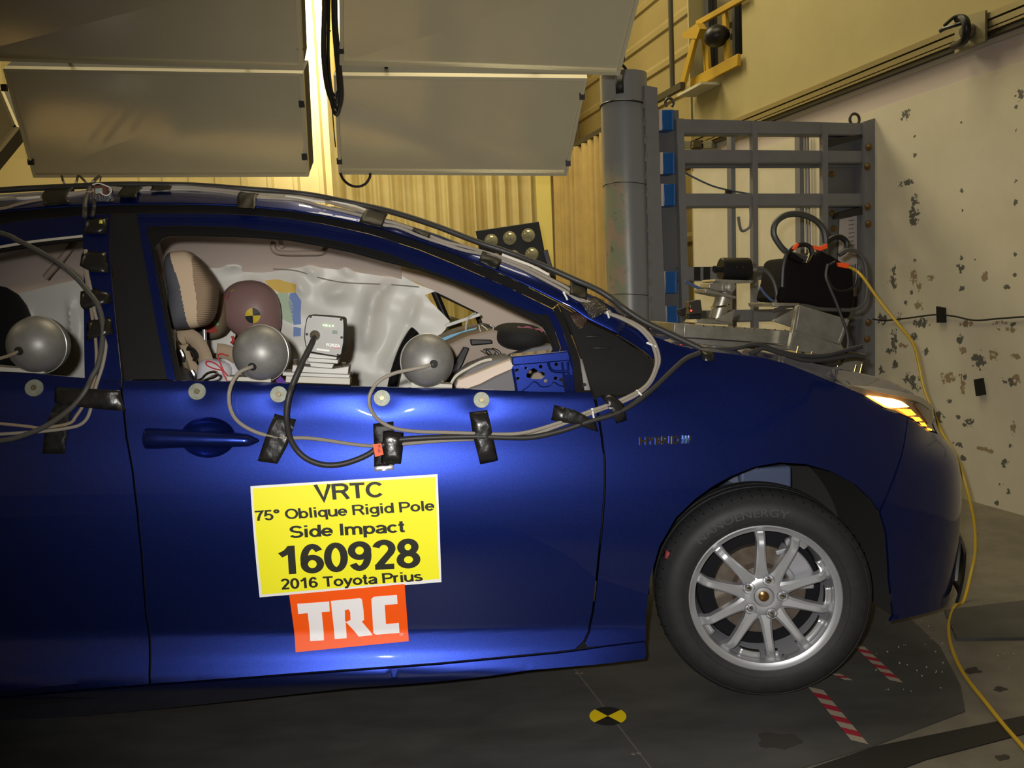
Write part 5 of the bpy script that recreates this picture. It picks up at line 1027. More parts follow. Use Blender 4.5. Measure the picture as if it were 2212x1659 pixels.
# seats
SFAB = mat('ribbed_seat_cloth', S(158, 134, 108), .85); nt = SFAB.node_tree; wv_ = nt.nodes.new('ShaderNodeTexWave'); wv_.inputs['Scale'].default_value = 60; wv_.bands_direction = 'Z'; wv_.inputs['Distortion'].default_value = .6; tcx = nt.nodes.new('ShaderNodeTexCoord'); nt.links.new(tcx.outputs['Object'], wv_.inputs['Vector']); bp = nt.nodes.new('ShaderNodeBump'); bp.inputs['Strength'].default_value = .6; bp.inputs['Distance'].default_value = .003; nt.links.new(wv_.outputs['Fac'], bp.inputs['Height']); nt.links.new(bp.outputs[0], nt.nodes['Principled BSDF'].inputs['Normal'])
SPLN = mat('plain_seat_cloth', S(202, 178, 148), .8); SDRK = mat('seat_back_vinyl', S(74, 74, 80), .55)
def hr_tf(V):
    V = V.copy(); t = V[:, 2] / .115; V[:, 0] += -.012 * t * t + .016 * (1 - np.abs(t)); V[:, 0] *= 1 - .38 * np.clip(t, 0, 1) ** 1.3; V[:, 1] *= 1 - .20 * np.clip(t, 0, 1) ** 2 + 0 * t; return V
seat = place_sq('passenger_seat', car_pt(372, 900, .47), (.075, .17, .15), SDRK, car, (.5, .5), ry=-12)
hr = place_sq('headrest', car_pt(407, 626, .47), (.064, .088, .114), [SDRK, SPLN, SFAB], seat, (.45, .45), 150, ry=-4, rz=2, tf=hr_tf, pick=lambda c: 2 if c[0] > .036 - .15 * max(0, -c[2] - .03) else (1 if c[0] > -.004 + .9 * max(0, c[2] - .02) ** 1 * -.25 + .3 * max(0, -c[2]) * .1 else 0))
for (x0, y0, x1, y1, wv) in ((373, 700, 377, 800, .44), (441, 712, 446, 800, .62)): link('headrest_post', MB().cyl(car_pt(x0, y0, wv), car_pt(x1, y1, wv), .0065, 12), ALLOYB, seat)
seat2 = place_sq('driver_seat', car_pt(470, 860, 1.20), (.08, .2, .17), SDRK, car, (.5, .5), ry=-12)
place_sq('headrest', car_pt(452, 668, 1.20), (.062, .10, .115), [SDRK, mat('olive_cloth', S(136, 118, 94), .85)], seat2, (.55, .45), ry=-8, tf=hr_tf, pick=lambda c: 1 if c[0] > -.01 else 0)
for P, c_ in ((((446, 684), (458, 690), (470, 716), (446, 722), (440, 700)), S(170, 60, 44)), (((452, 680), (462, 690), (474, 700), (470, 704), (458, 697), (450, 687)), S(140, 190, 130)), (((457, 640), (464, 642), (464, 660), (458, 658)), S(170, 150, 70))):
    sheet('paint_smear', P, 1.095, mat('smear_%d' % int(c_[0] * 999), c_, .7), seat2, h=.01)
place_sq('rear_seat', car_pt(-18, 720, 1.0), (.07, .25, .17), mat('dark_cloth', (.012, .012, .016), .8), car, (.6, .6), ry=-10)
# crash-test dummy in the far seat
SKIN = mat('dummy_vinyl', S(150, 118, 113), rough=0.42, spec=0.45)
dc = car_pt(541, 676, 1.20); dummy = empty('crash_test_dummy', dc - np.array([0, 0, .75]), 'brown crash-test dummy in the far seat with a quartered target on its temple', 'crash test dummy')
def head_tf(V):
    V = V.copy(); t = V[:, 2] / .118; V[:, 0] += np.where(t < 0, .030 * t * t, 0); V[:, 0] *= np.where(t < 0, 1 - .10 * t * t, 1); 
    V[:, 0] = np.where((V[:, 0] < 0) & (t < -.1), V[:, 0] * (1 - .35 * np.clip(-t - .1, 0, 1)), V[:, 0]); V[:, 1] *= np.where(t < 0, 1 + .22 * t, 1); return V
V, F = squad(None, (.114, .080, .125), (.88, .9), 48, tf=head_tf); mb = MB(); mb.add(dc + V @ np.array([KU, KW, [0, 0, 1]]), F)
dhead = link('head', mb, SKIN, dummy, angle=80)
aa = [dc + KU * x + KW * y + np.array([0, 0, z]) for x, y, z in ((-.005, .01, -.07), (-.02, .01, -.13), (-.03, .01, -.20))]
link('neck', MB().tube(aa, [.055, .052, .06], 20), mat('neck_rubber', (.02, .02, .02), .6), dummy)
place_sq('torso', dc + KU * -.04 + np.array([0, 0, -.40]), (.11, .20, .22), mat('dummy_jacket', S(120, 90, 70), .7), dummy, (.6, .8))
def on_head(px, py, off=.001):                     # where a pixel's ray meets the head
    d = ray(px, py); B = np.array([KU, KW, [0, 0, 1]]); best = None
    Vw = dc + V @ B
    lam = ((Vw - CO) @ d) / (d @ d); r_ = np.linalg.norm(Vw - CO - lam[:, None] * d, axis=1) + .5 * (lam > ((dc - CO) @ d) / (d @ d)); i = r_.argsort()[:4]; wgt = 1 / (r_[i] + 1e-4)
    return CO + d * ((lam[i] * wgt).sum() / wgt.sum() - off * 1.0)
mb = MB(); tcn = on_head(546, 682, .004)
for q in range(4):
    mb.k = q % 2; an = np.linspace(q * math.pi / 2, (q + 1) * math.pi / 2, 9) + rad(3); P = [tcn] + [on_head(546 + 16.5 * math.cos(a), 682 - 16.5 * math.sin(a), .004) for a in an]; mb.add(P, [(0, i, i + 1) for i in range(1, 9)])
link('target_sticker', mb, [BLKP, YELP], dummy, smooth=False)
for P, c_ in ((((480, 648), (486, 638), (496, 630), (494, 642), (484, 652), (479, 656)), S(170, 56, 54)), (((497, 628), (504, 624), (507, 627), (500, 631)), S(190, 170, 60))):
    mb = MB(); mb.add([on_head(x, y, .003) for x, y in P], [tuple(range(len(P)))[::-1]]); link('paint_mark', mb, mat('mark_%d' % int(c_[1] * 999), c_, .6), dummy, smooth=False)
link('neck_cord', MB().tube([car_pt(x, y, 1.10) for x, y in ((502, 726), (505, 735), (500, 742))], .006, 8), mat('red_cord', S(200, 40, 40), .5), dummy)
# harness, bag with a red ribbon, link
WEB = mat('beige_webbing', S(166, 146, 120), .8, bump=(120, .3, .002))
def ribbon(name, P, wd, wv, m_, parent, axis=None, th=.002):
    C = np.array([car_pt(x, y, wv) for x, y in spline(P, 6)]); T = np.gradient(C, axis=0); T /= np.linalg.norm(T, axis=1, keepdims=True); ax = KW if axis is None else np.asarray(axis); n_ = np.cross(T, ax); n_ /= np.linalg.norm(n_, axis=1, keepdims=True); return link(name, MB().grid(np.array([C - n_ * wd / 2, C, C + n_ * wd / 2])), m_, parent, thick=th)
hs = empty('harness', car_pt(410, 790, .60), 'tangled beige webbing harness with black rings on the near seat', 'harness')
for P in (((362, 735), (378, 760), (392, 790), (402, 830)), ((385, 735), (400, 724), (420, 732), (436, 756), (446, 790), (440, 830)), ((390, 745), (398, 775), (415, 800), (425, 830)), ((468, 757), (490, 760), (512, 772))): ribbon('strap', P, .045, .58, WEB, hs)
for P in (((404, 752), (416, 756), (424, 768), (420, 780)), ((390, 756), (396, 770), (394, 782)), ((414, 800), (420, 812), (418, 824))): link('ring', MB().tube([car_pt(x, y, .55) for x, y in spline(P, 5)], .007, 8), GLOSSBLK, hs)
WBAG = mat('white_bag', S(206, 204, 208), .55)
pb = empty('white_pouch', car_pt(468, 800, .62), 'crumpled white pouch tied with a red ribbon behind the left metal dome', 'pouch')
place_sq('pouch_body', car_pt(466, 806, .60), (.055, .05, .045), WBAG, pb, (.6, .7), 24, ry=12)
place_sq('pouch_flap', car_pt(488, 800, .62), (.05, .04, .04), WBAG, pb, (.5, .6), 24, ry=-20)
for P in (((482, 800), (466, 786), (448, 780), (446, 788), (462, 796), (482, 800)), ((482, 800), (474, 780), (470, 768), (478, 764), (492, 768)), ((482, 800), (492, 812), (502, 820)), ((480, 802), (488, 818), (494, 826))): link('ribbon', MB().tube([car_pt(x, y, .535) for x, y in spline(P, 6)], .0022, 6), mat('red_ribbon', S(206, 60, 66), .5), pb)
tag(link('link_ring', MB().tube([car_pt(x, y, .14) for x, y in spline(((424, 824), (436, 818), (446, 808), (460, 803), (469, 806), (464, 814), (450, 818), (436, 824)), 6)], .0035, 10), CHROME), 'bent chrome link lying on the door edge beside the left metal dome', 'link')
# dashboard, wheel and the clutter on it
DASHD = mat('dash_dark', S(66, 62, 64), .65); DASHT = mat('dash_tan', S(150, 136, 122), .7); DASHC = mat('dash_cream', S(214, 196, 178), .6); DASHG = mat('dash_grey', S(104, 102, 104), .6)
def dprism(nm, P, wv, d, m_, bev=.006): return link(nm, MB().prism([car_pt(x, y, wv) for x, y in P], KW * d), m_, dash, bevel=bev)
dash = link('dashboard', MB().prism([car_pt(x, y, .55) for x, y in ((962, 748), (1010, 726), (1066, 712), (1092, 720), (1190, 748), (1225, 800), (1225, 850), (962, 850))], KW * .80), DASHT, car, bevel=.01)
dprism('dash_top', ((994, 728), (1020, 716), (1066, 702), (1072, 712), (1020, 726), (996, 736)), .9, .4, DASHD)
dprism('dash_pad', ((982, 836), (990, 818), (1020, 794), (1062, 778), (1108, 772), (1112, 800), (1060, 822), (1012, 842)), .30, .2, DASHG, .004)
dprism('dash_edge', ((984, 838), (989, 822), (1030, 806), (1064, 792), (1110, 775), (1112, 796), (1070, 814), (1040, 830), (1012, 840)), .25, .05, DASHC, .003)
dprism('dash_end', ((1012, 841), (1040, 831), (1070, 815), (1118, 794), (1124, 850), (1008, 850)), .22, .06, DASHG, .003)
dprism('dash_shelf', ((1104, 770), (1150, 752), (1196, 744), (1204, 762), (1112, 786)), .45, .1, DASHG, .004)
dprism('console_trim', ((1002, 749), (1014, 752), (1000, 786), (984, 812), (974, 806), (986, 776)), .50, .04, GLOSSBLK, .003)
place_sq('cloth_cover', car_pt(1120, 727, .62), (.085, .16, .045), mat('black_cloth', (.012, .012, .012), .85, bump=(90, .6, .006)), dash, (.8, .8), 28, ry=6)
link('cover_fringe', MB().tube([car_pt(x, y, .50) for x, y in spline(((1118, 706), (1130, 709), (1140, 706), (1152, 712), (1164, 711), (1172, 716)), 5)], .0035, 6), mat('pink_thread', S(150, 84, 100), .8), dash)
dprism('black_strap', ((1016, 733), (1062, 734), (1064, 742), (1018, 746)), .48, .03, BLACKTRIM, .003)
sw = link('steering_wheel', MB().tube([car_pt(x, y, 1.18 - .0006 * (y - 720)) for x, y in spline(((896, 714), (889, 722), (874, 748), (862, 778), (852, 812), (846, 850), (850, 890)), 6)], .019, 14), GLOSSBLK, car)
sheet('blue_sheet', ((953, 731), (976, 722), (1030, 707), (1026, 716), (996, 722), (993, 732), (966, 741)), .84, mat('blue_paper', S(120, 180, 212), .6), dash, h=.02, thick=.004)
link('white_rod', MB().bar(car_pt(962, 704, .95), car_pt(1037, 679, .95), .012, .012), mat('white_plastic', S(216, 214, 206), .5), dash, bevel=.002)
WW = mat('white_wire', S(206, 202, 188), .5)
for P, r_, wv in ((((1006, 714), (1008, 695), (1016, 682), (1028, 676)), .003, .90), (((1034, 702), (1040, 722), (1048, 735), (1056, 728), (1052, 712), (1040, 702)), .002, .62), (((1046, 735), (1058, 722), (1066, 708), (1058, 702)), .002, .62), (((972, 832), (985, 812), (1010, 796), (1040, 781), (1062, 776)), .004, .28)): link('wire', MB().tube([car_pt(x, y, wv) for x, y in spline(P, 6)], r_, 6), WW, dash)
for k in range(5): 
    a = k * 1.2; link('wire_tangle', MB().tube([car_pt(1060 + 10 * math.cos(a + t) * (1 + .3 * k % 2), 760 + 8 * math.sin(a + 1.3 * t) + t, .52) for t in np.linspace(0, 5, 16)], .0016, 5), CHROME, dash)
link('rear_wheel_well', MB().prism(from_car(np.array([(-3.25, .30, .16), (-2.25, .30, .16), (-2.25, .30, .85), (-3.25, .30, .85)])), KW * 1.16), VOID, car, smooth=False)
# ================================================================== things fixed to the car's flank
SPHM = mat('grey_dome_paint', S(140, 138, 134), rough=0.46, metal=0.4, noise=(30, S(130, 128, 124), .4, .6)); GROM = mat('grommet_rubber', (.015, .015, .015), .6); WPL = mat('white_bracket', S(180, 176, 164), .55)
def dome(px, py, rpx, seam, grom, plate, label, screws):
    c = car_pt(px, py, .085); dist = np.linalg.norm(c - CO); dep = (c - CO) @ CF; r_ = rpx * dep / FPX
    t = empty('metal_dome', c - np.array([0, 0, r_]), label, 'dome', 'grey metal domes on the door edge')
    link('shell', MB().ball(c, r_, 48), SPHM, t)
    n_ = np.array(seam, float); n_ /= np.linalg.norm(n_); x = np.cross(n_, (0, 0, 1.)); x /= np.linalg.norm(x); y = np.cross(n_, x)
    link('seam_ring', MB().tube([c + (r_ + .0002) * (x * math.cos(a) + y * math.sin(a)) for a in np.linspace(0, 2 * math.pi, 65)[:-1]], .0015, 6, closed=True), mat('seam_bright', S(200, 198, 190), .3, .5), t)
    d = ray(*grom); d /= np.linalg.norm(d); oc = CO - c; b_ = oc @ d; h_ = CO + d * (-b_ - math.sqrt(max(b_ * b_ - oc @ oc + r_ * r_, 0))); nn_ = (h_ - c) / r_
    link('grommet', MB().lathe(h_, nn_, [(.0, .002), (.005, .002), (.0055, .004), (.009, .004), (.0105, .002), (.0105, -.004)], 24), GROM, t)
    P = [car_pt(x_, y_, .06) for x_, y_ in plate]; link('base_plate', MB().prism(P, KW * .05), WPL, t, bevel=.001)
    for (x_, y_) in screws: link('screw', MB().ball(car_pt(x_, y_, .055), .0035, 10), STEEL, t)
    return c, h_
dm1 = dome(84, 745, 62, (-.07, -1, 0), (41, 758), ((-40, 790), (95, 799), (95, 807), (-40, 801)), 'grey metal dome in the rear door window at the left edge', [(62, 797), (74, 800)])
dm2 = dome(566, 763, 61, (-.19, -.98, .0), (545, 792), ((490, 813), (585, 817), (585, 826), (490, 822)), 'grey metal dome below the dummy head, left of the square camera box', [(552, 812), (572, 812)])
dm3 = dome(922, 780, 58.5, (.40, -.91, .0), (937, 786), ((888, 826), (977, 830), (977, 838), (888, 837)), 'grey metal dome nearest the mirror plate, in front of the steering wheel', [(906, 823), (930, 825), (956, 824)])
# recorder camera on its bracket
FM = mat('camera_case', S(136, 134, 130), .5, .2); FMD = mat('camera_edge', S(36, 36, 36), .5)
rc = empty('recorder_camera', car_pt(700, 830, .07), 'boxy silver high-speed camera with green lights on the door edge', 'camera')
P = [(668, 680), (704, 682), (738, 685.5), (743, 689), (744, 705), (743, 740), (738, 766), (731, 771), (700, 766), (668, 760), (660, 748), (657, 730), (658, 708), (662, 688)]
link('case', MB().prism([car_pt(x, y, .045) for x, y in P], KW * .10), FMD, rc, bevel=.002)
c_ = np.mean(P, axis=0); P2 = [tuple(c_ + (np.array(p) - c_) * .955) for p in P]; link('face_plate', MB().prism([car_pt(x, y, .0425) for x, y in P2], KW * .004), FM, rc, smooth=False)
def cf(px, py, o=0.0): return car_pt(px, py, .0422 - o)
for x, y in ((671, 684), (737, 690), (663, 722), (738, 729), (730, 767)): link('case_screw', MB().lathe(cf(x, y), -KW, [(0, .0012), (.002, .0015), (.003, .001), (.0033, 0)], 14), GROM, rc)
link('connector_ring', MB().lathe(cf(681, 724), -KW, [(.0, .004), (.009, .004), (.0095, .010), (.0125, .010), (.0135, .006), (.0135, 0)], 28), CHROME, rc)
GRN = mat('green_led', (.3, 1, .2), .4, emit=((.35, 1, .22), 5))
for x, y in ((699, 702), (705, 703), (712, 704), (719, 704)): link('status_led', MB().ball(cf(x, y, .001), .0018 if x != 705 else .0026, 10), GRN, rc)
link('display', MB().prism([cf(x, y, .0004) for x, y in ((718, 713.5), (729, 714), (729, 721.5), (718, 721))], -KW * .0008), mat('display_green', S(70, 92, 84), .2), rc, smooth=False)
link('slot', MB().tube([cf(684, 754.5), cf(712, 758)], .0042, 10), mat('slot_white', S(226, 224, 218), .4), rc)
def text_plane(name, body, quad, wv, parent, m, bold=0.02):
    V, F = text_mesh(body, 1.0, bold); lo, hi = V.min(0), V.max(0); q = np.array(quad, float); s = (V[:, 0] - lo[0]) / (hi[0] - lo[0]); t = 1 - (V[:, 1] - lo[1]) / (hi[1] - lo[1])
    P = (q[0] * (1 - s)[:, None] + q[1] * s[:, None]) * (1 - t)[:, None] + (q[3] * (1 - s)[:, None] + q[2] * s[:, None]) * t[:, None]
    mb = MB(); mb.add(on_plane(P[:, 0], P[:, 1], KO + KW * wv, KW), F); return link(name, mb, m, parent, smooth=False)
text_plane('case_lettering', 'FORZA', [(705, 741), (735, 744), (735, 750.5), (705, 748)], .0412, rc, mat('print_white', S(236, 234, 230), .5), .03)
link('red_mark', MB().prism([cf(x, y, .0004) for x, y in ((722, 751), (735, 752), (735, 753.5), (722, 752.5))], -KW * .0004), mat('print_red', S(200, 90, 90), .5), rc, smooth=False)
BRT = mat('bright_aluminium', S(150, 148, 143), .5, .4)
for nm, P, wv, d in (('neck_block', ((668, 762), (728, 771), (727, 777), (664, 773)), .05, .06), ('clamp_top', ((664, 772), (731, 777), (730, 786), (665, 782)), .047, .07), ('pivot', ((668, 782), (722, 786), (716, 800), (672, 797)), .055, .05), ('clamp_base', ((632, 788), (668, 792), (720, 796), (754, 791), (752, 809), (630, 804)), .045, .08), ('bracket_plate', ((610, 803), (756, 809), (755, 817), (610, 812)), .035, .09), ('bracket_foot', ((618, 812), (756, 817), (756, 831), (616, 826)), .04, .06)):
    link(nm, MB().prism([car_pt(x, y, wv) for x, y in P], KW * d), BRT if nm != 'bracket_foot' else WPL, rc, bevel=.0015)
for x in (639, 743): link('clamp_bolt', MB().cyl(car_pt(x, 776 + (x - 639) * .07, .06), car_pt(x, 792 + (x - 639) * .07, .06), .006, 14), CHROME, rc)
sheet('purple_cloth', ((596, 822), (606, 812), (618, 826), (600, 832)), .11, mat('purple_fabric', S(84, 44, 130), .8), car, h=.01)
# ---- paper labels on the door
PAPER = mat('paper_yellow', S(250, 244, 40), .55); PWH = mat('paper_border', S(240, 240, 236), .55); INKB = mat('print_black', S(40, 40, 30), .6); ORG = mat('label_orange', S(255, 92, 10), .5)
Q = [(541, 1050), (945, 1024), (953.5, 1257), (561, 1290)]
ys = empty('test_label', skin([750], [1160])[0], 'yellow paper test label with black printing on the front door', 'label')
panel('paper', Q, PWH, ys, h=.02, off=.0012, thick=.0008)
cq = np.mean(Q, 0); q2 = [(546, 1055), (940.5, 1030), (948.5, 1250), (566, 1284)]; panel('printed_area', q2, PAPER, ys, h=.02, off=.0017, thick=.0004)
# heavy grotesque capitals and figures drawn as broad strokes: x across, y up, cap height 1
def arc(cx, cy, rx, ry, a0, a1, n=14): return [(cx + rx * math.cos(rad(a0 + (a1 - a0) * i / n)), cy + ry * math.sin(rad(a0 + (a1 - a0) * i / n))) for i in range(n + 1)]
def eight(cx, cy, rx, ry): return arc(cx, cy, rx, ry, 90, 450, 28)
GLY = {                                         # advance, strokes
 'V': (.74, [[(.07, 1), (.37, .0), (.67, 1)]]), 'R': (.78, [[(.10, 0), (.10, 1)], [(.10, .93), (.42, .93)] + arc(.44, .715, .22, .215, 90, -90) + [(.10, .50)], [(.40, .50), (.50, .42), (.70, 0)]]),
 'T': (.68, [[(.02, .92), (.66, .92)], [(.34, 0), (.34, .92)]]), 'C': (.78, [arc(.42, .5, .32, .43, 38, 322, 24)]), 'O': (.82, [eight(.41, .5, .33, .43)]), 'P': (.70, [[(.10, 0), (.10, 1)], [(.10, .92), (.40, .92)] + arc(.40, .69, .23, .23, 90, -90) + [(.10, .46)]]),
 'S': (.70, [arc(.35, .715, .245, .215, 20, 230, 16) + [(.42, .47)] + arc(.345, .29, .27, .22, 60, -160, 16)]), 'I': (.30, [[(.15, 0), (.15, 1)]]),
 '0': (.60, [eight(.30, .5, .205, .43)]), '1': (.56, [[(.36, 0), (.36, 1)], [(.34, .92), (.24, .78), (.08, .68)]]), '2': (.60, [arc(.30, .70, .20, .23, 165, -10, 16) + [(.46, .56), (.13, .08)], [(.06, .075), (.54, .075)]]),
 '5': (.60, [[(.50, .92), (.17, .92), (.11, .50), (.18, .545)] + arc(.29, .325, .215, .25, 105, -160, 18)]), '6': (.60, [eight(.305, .31, .20, .235), arc(.32, .46, .215, .47, 40, 190, 16) + [(.10, .31)]]), '7': (.58, [[(.05, .92), (.52, .92), (.36, .62), (.25, .28), (.21, 0)]]),
 '8': (.60, [eight(.30, .715, .175, .205), eight(.30, .275, .205, .215)]), '9': (.60, [eight(.295, .69, .20, .235), arc(.28, .54, .215, .47, 220, 370, 16) + [(.495, .69)]]), '\u00b0': (.40, [eight(.20, .82, .11, .12)]),
 'b': (.62, [[(.09, 0), (.09, 1)], eight(.32, .355, .21, .285)]), 'd': (.62, [[(.53, 0), (.53, 1)], eight(.30, .355, .21, .285)]), 'p': (.62, [[(.09, -.27), (.09, .72)], eight(.32, .355, .21, .285)]), 'q': (.62, [[(.53, -.27), (.53, .72)], eight(.30, .355, .21, .285)]),
 'l': (.28, [[(.14, 0), (.14, 1)]]), 'i': (.28, [[(.14, 0), (.14, .72)], [(.14, .86), (.14, 1)]]), 'u': (.62, [[(.09, .72), (.09, .27)] + arc(.29, .27, .20, .21, 180, 300, 10) + [(.52, .27)], [(.52, 0), (.52, .72)]]),
 'e': (.58, [[(.08, .37), (.50, .37)] + arc(.29, .36, .215, .29, 0, 322, 24)]), 'g': (.62, [eight(.30, .37, .21, .27), [(.53, .72), (.53, .02)] + arc(.31, -.02, .22, .19, 0, -155, 12)]), 'o': (.62, [eight(.31, .355, .225, .285)]), 'a': (.58, [arc(.28, .47, .205, .185, 160, 0, 12) + [(.485, 0)], arc(.25, .20, .17, .135, 60, 330, 16) + [(.48, .24), (.44, .40), (.28, .37)]]),
 'm': (.92, [[(.09, 0), (.09, .72)], [(.09, .46)] + arc(.27, .44, .18, .21, 170, 0, 10) + [(.45, 0)], [(.45, .46)] + arc(.63, .44, .18, .21, 170, 0, 10) + [(.81, 0)]]), 'c': (.56, [arc(.30, .355, .215, .285, 42, 318, 20)]), 't': (.36, [[(.17, .95), (.17, .16), (.20, .085), (.33, .075)], [(.02, .655), (.32, .655)]]),
 'y': (.58, [[(.06, .72), (.30, .06)], [(.53, .72), (.28, .0), (.20, -.17), (.06, -.20)]]), 'r': (.40, [[(.09, 0), (.09, .72)], [(.09, .42)] + arc(.29, .42, .20, .23, 180, 80, 8)]), 's': (.56, [arc(.27, .515, .18, .13, 25, 235, 12) + arc(.28, .20, .20, .135, 60, -160, 14)]), ' ': (.30, [])}
def stroke_text(body, wd):
    V = []; F = []; x0 = 0.0
    for ch in body:
        adv, strokes = GLY[ch]
        for st in strokes:
            P = np.array(st, float); P = P[np.r_[True, np.linalg.norm(np.diff(P, axis=0), axis=1) > 1e-6]]; closed = np.linalg.norm(P[0] - P[-1]) < 1e-6
            if closed: P = P[:-1]; T = np.roll(P, -1, 0) - np.roll(P, 1, 0); D1 = P - np.roll(P, 1, 0)
            else: T = np.gradient(P, axis=0); D1 = np.r_[[P[1] - P[0]], np.diff(P, axis=0)]
            T /= np.linalg.norm(T, axis=1, keepdims=True); D1 /= np.linalg.norm(D1, axis=1, keepdims=True); M_ = D1 + np.r_[D1[1:], D1[-1:]]; M_[0] = D1[0]; T = T if closed else M_ / np.maximum(np.linalg.norm(M_, axis=1, keepdims=True), 1e-6)
            N_ = np.stack([-T[:, 1], T[:, 0]], -1); k = 1 / np.maximum((N_ * np.stack([-D1[:, 1], D1[:, 0]], -1)).sum(1), .45); A_ = P + N_ * (wd / 2 * k)[:, None]; B_ = P - N_ * (wd / 2 * k)[:, None]; o = len(V); n = len(P)
            for a, b_ in zip(A_, B_): V += [(a[0] + x0, a[1]), (b_[0] + x0, b_[1])]
            F += [(o + 2 * i, o + 2 * i + 1, o + 2 * ((i + 1) % n) + 1, o + 2 * ((i + 1) % n)) for i in range(n if closed else n - 1)]
        x0 += adv
    return np.array(V), F
def heavy_text(body, quad, parent, wd, off=.0024):
    """quad: ends of the capitals' top line and base line, tl tr br bl"""
    V, F = stroke_text(body, wd); lo, hi = V[:, 0].min(), V[:, 0].max(); q = np.array(quad, float); s = (V[:, 0] - lo) / (hi - lo); t = 1 - V[:, 1]
    P = (q[0] * (1 - s)[:, None] + q[1] * s[:, None]) * (1 - t)[:, None] + (q[3] * (1 - s)[:, None] + q[2] * s[:, None]) * t[:, None]
    T, Z = hit(P[:, 0], P[:, 1]); mb = MB(); mb.add(from_car(surf(T, Z, off)), F); return link('lettering', mb, INKB, parent, smooth=False)
heavy_text('VRTC', [(677, 1047), (825, 1040), (827, 1073), (681, 1081)], ys, .172)
heavy_text('75\u00b0 Oblique Rigid Pole', [(550, 1103), (937, 1080), (939, 1102), (553, 1125)], ys, .165)
heavy_text('Side Impact', [(625, 1136), (873, 1124), (875, 1149), (627, 1162)], ys, .172)
heavy_text('160928', [(600, 1180), (906, 1162), (909, 1224), (604, 1241)], ys, .185)
heavy_text('2016 Toyota Prius', [(606, 1250), (912, 1233), (914, 1254), (608, 1273)], ys, .172)
os_ = empty('logo_label', skin([754], [1335])[0], 'orange paper label with white block letters taped under the yellow label', 'label')
panel('paper', [(625, 1284), (874, 1261), (883, 1384), (639, 1408)], ORG, os_, h=.007, off=.0030, thick=.0010)
LW = mat('label_white', S(244, 240, 240), .5)
zz_ = lambda L: [(520 + x * 460 / 1659, 980 + y * 460 / 1659) for x, y in L]
for P in ([(442, 1165), (690, 1147), (695, 1225), (632, 1229), (650, 1448), (543, 1455), (524, 1237), (450, 1244)], [(703, 1142), (930, 1121), (945, 1130), (957, 1215), (962, 1290), (944, 1303), (1028, 1408), (920, 1420), (826, 1312), (818, 1312), (826, 1432), (733, 1439)], [(1018, 1128), (1038, 1110), (1217, 1095), (1222, 1166), (1122, 1174), (1132, 1322), (1232, 1314), (1237, 1391), (1055, 1405), (1034, 1392)]):
    holes = [zz_([(812, 1214), (842, 1208), (854, 1230), (856, 1290), (828, 1305), (814, 1300)])] if P[0][0] == 703 else []
    panel('letter', zz_(P), LW, os_, h=.007, off=.0046, holes=holes, thick=0)
mb = MB().tube(skin(*np.array([(867 + 3 * math.cos(a), 1370 + 2.4 * math.sin(a)) for a in np.linspace(0, 6.283, 17)[:-1]]).T,   .0046), .0006, 5, closed=True); link('trademark_ring', mb, LW, os_)
# ---- cables along the side
def scable(P, r_, m_, label, off=None, n=8):
    off = r_ + .001 if off is None else off; return tag(link('cable', MB().tube(curve_on(P, off, 6), r_, n), m_), label, 'cable')
LG1 = LCAB
def oc(P, o): return [(x, y) for x, y in P], o
P = [(545, 792), (532, 797), (517, 805), (503, 824), (495, 850), (497, 880), (510, 906), (535, 925), (570, 939), (615, 946), (660, 946), (705, 951), (750, 958), (800, 963), (850, 961), (940, 953), (1030, 948), (1100, 946), (1150, 939), (1200, 922), (1250, 903), (1300, 884), (1345, 868), (1380, 850), (1404, 828), (1418, 800), (1424, 775), (1414, 740), (1394, 714), (1370, 698), (1340, 685), (1312, 676)]
o_ = [.052, .062, .055, .045, .04, .03, .02, .01] + [.006] * (len(P) - 8)
scable(P, .0048, LCAB, 'light grey cable from the left metal dome, looping down the door and forward', o_)
P = [(937, 786), (918, 792), (885, 799), (850, 807), (818, 824), (801, 848), (797, 870), (806, 894), (826, 913), (856, 926), (900, 932), (960, 934), (1020, 936), (1080, 938), (1130, 935), (1180, 922), (1230, 905), (1270, 890), (1310, 876), (1350, 860), (1384, 842), (1402, 825), (1414, 800), (1418, 775), (1408, 742), (1388, 716), (1366, 700), (1340, 687), (1314, 677)]
o_ = [.052, .062, .055, .045, .045, .04, .035, .025, .012] + [.012] * (len(P) - 9)
scable(P, .0048, LCAB, 'light grey cable from the right metal dome, curving down and forward over the door', o_)
P = [(681, 724), (672, 745), (660, 768), (645, 800), (630, 836), (621, 870), (619, 905), (625, 942), (641, 972), (666, 993), (700, 1004), (735, 1003), (770, 993), (796, 981), (812, 970), (840, 955), (870, 949), (940, 945), (1030, 943), (1100, 945), (1150, 944), (1210, 931), (1270, 911), (1330, 893), (1372, 870), (1410, 840), (1450, 802), (1480, 776), (1512, 762)]
o_ = [.052, .062, .065, .068, .065, .06, .05, .035, .025, .02, .014, .012, .012, .012, .012, .010, .010] + [.012] * (len(P) - 17)
scable(P, .0072, DCAB, 'thick dark cable hanging in a wide loop from the silver camera box', o_, 12)
tg = tag(panel('cable_tag', [(806, 957), (824, 955), (829, 979), (811, 984)], ORT, None, h=.006, off=.020, thick=.001), 'small orange tag printed FP14 on the thick looping cable', 'tag')
text_on('lettering', 'FP14', [(817, 974), (816, 959), (824, 958), (825, 973)], tg, INKB, .0208, .01)
P = [(-150, 470), (0, 503), (40, 520), (90, 546), (130, 570), (165, 600), (192, 632), (211, 658), (221, 692), (221, 740), (212, 788), (198, 815), (186, 842), (165, 870), (135, 897), (90, 925), (40, 944), (0, 952), (-150, 974)]
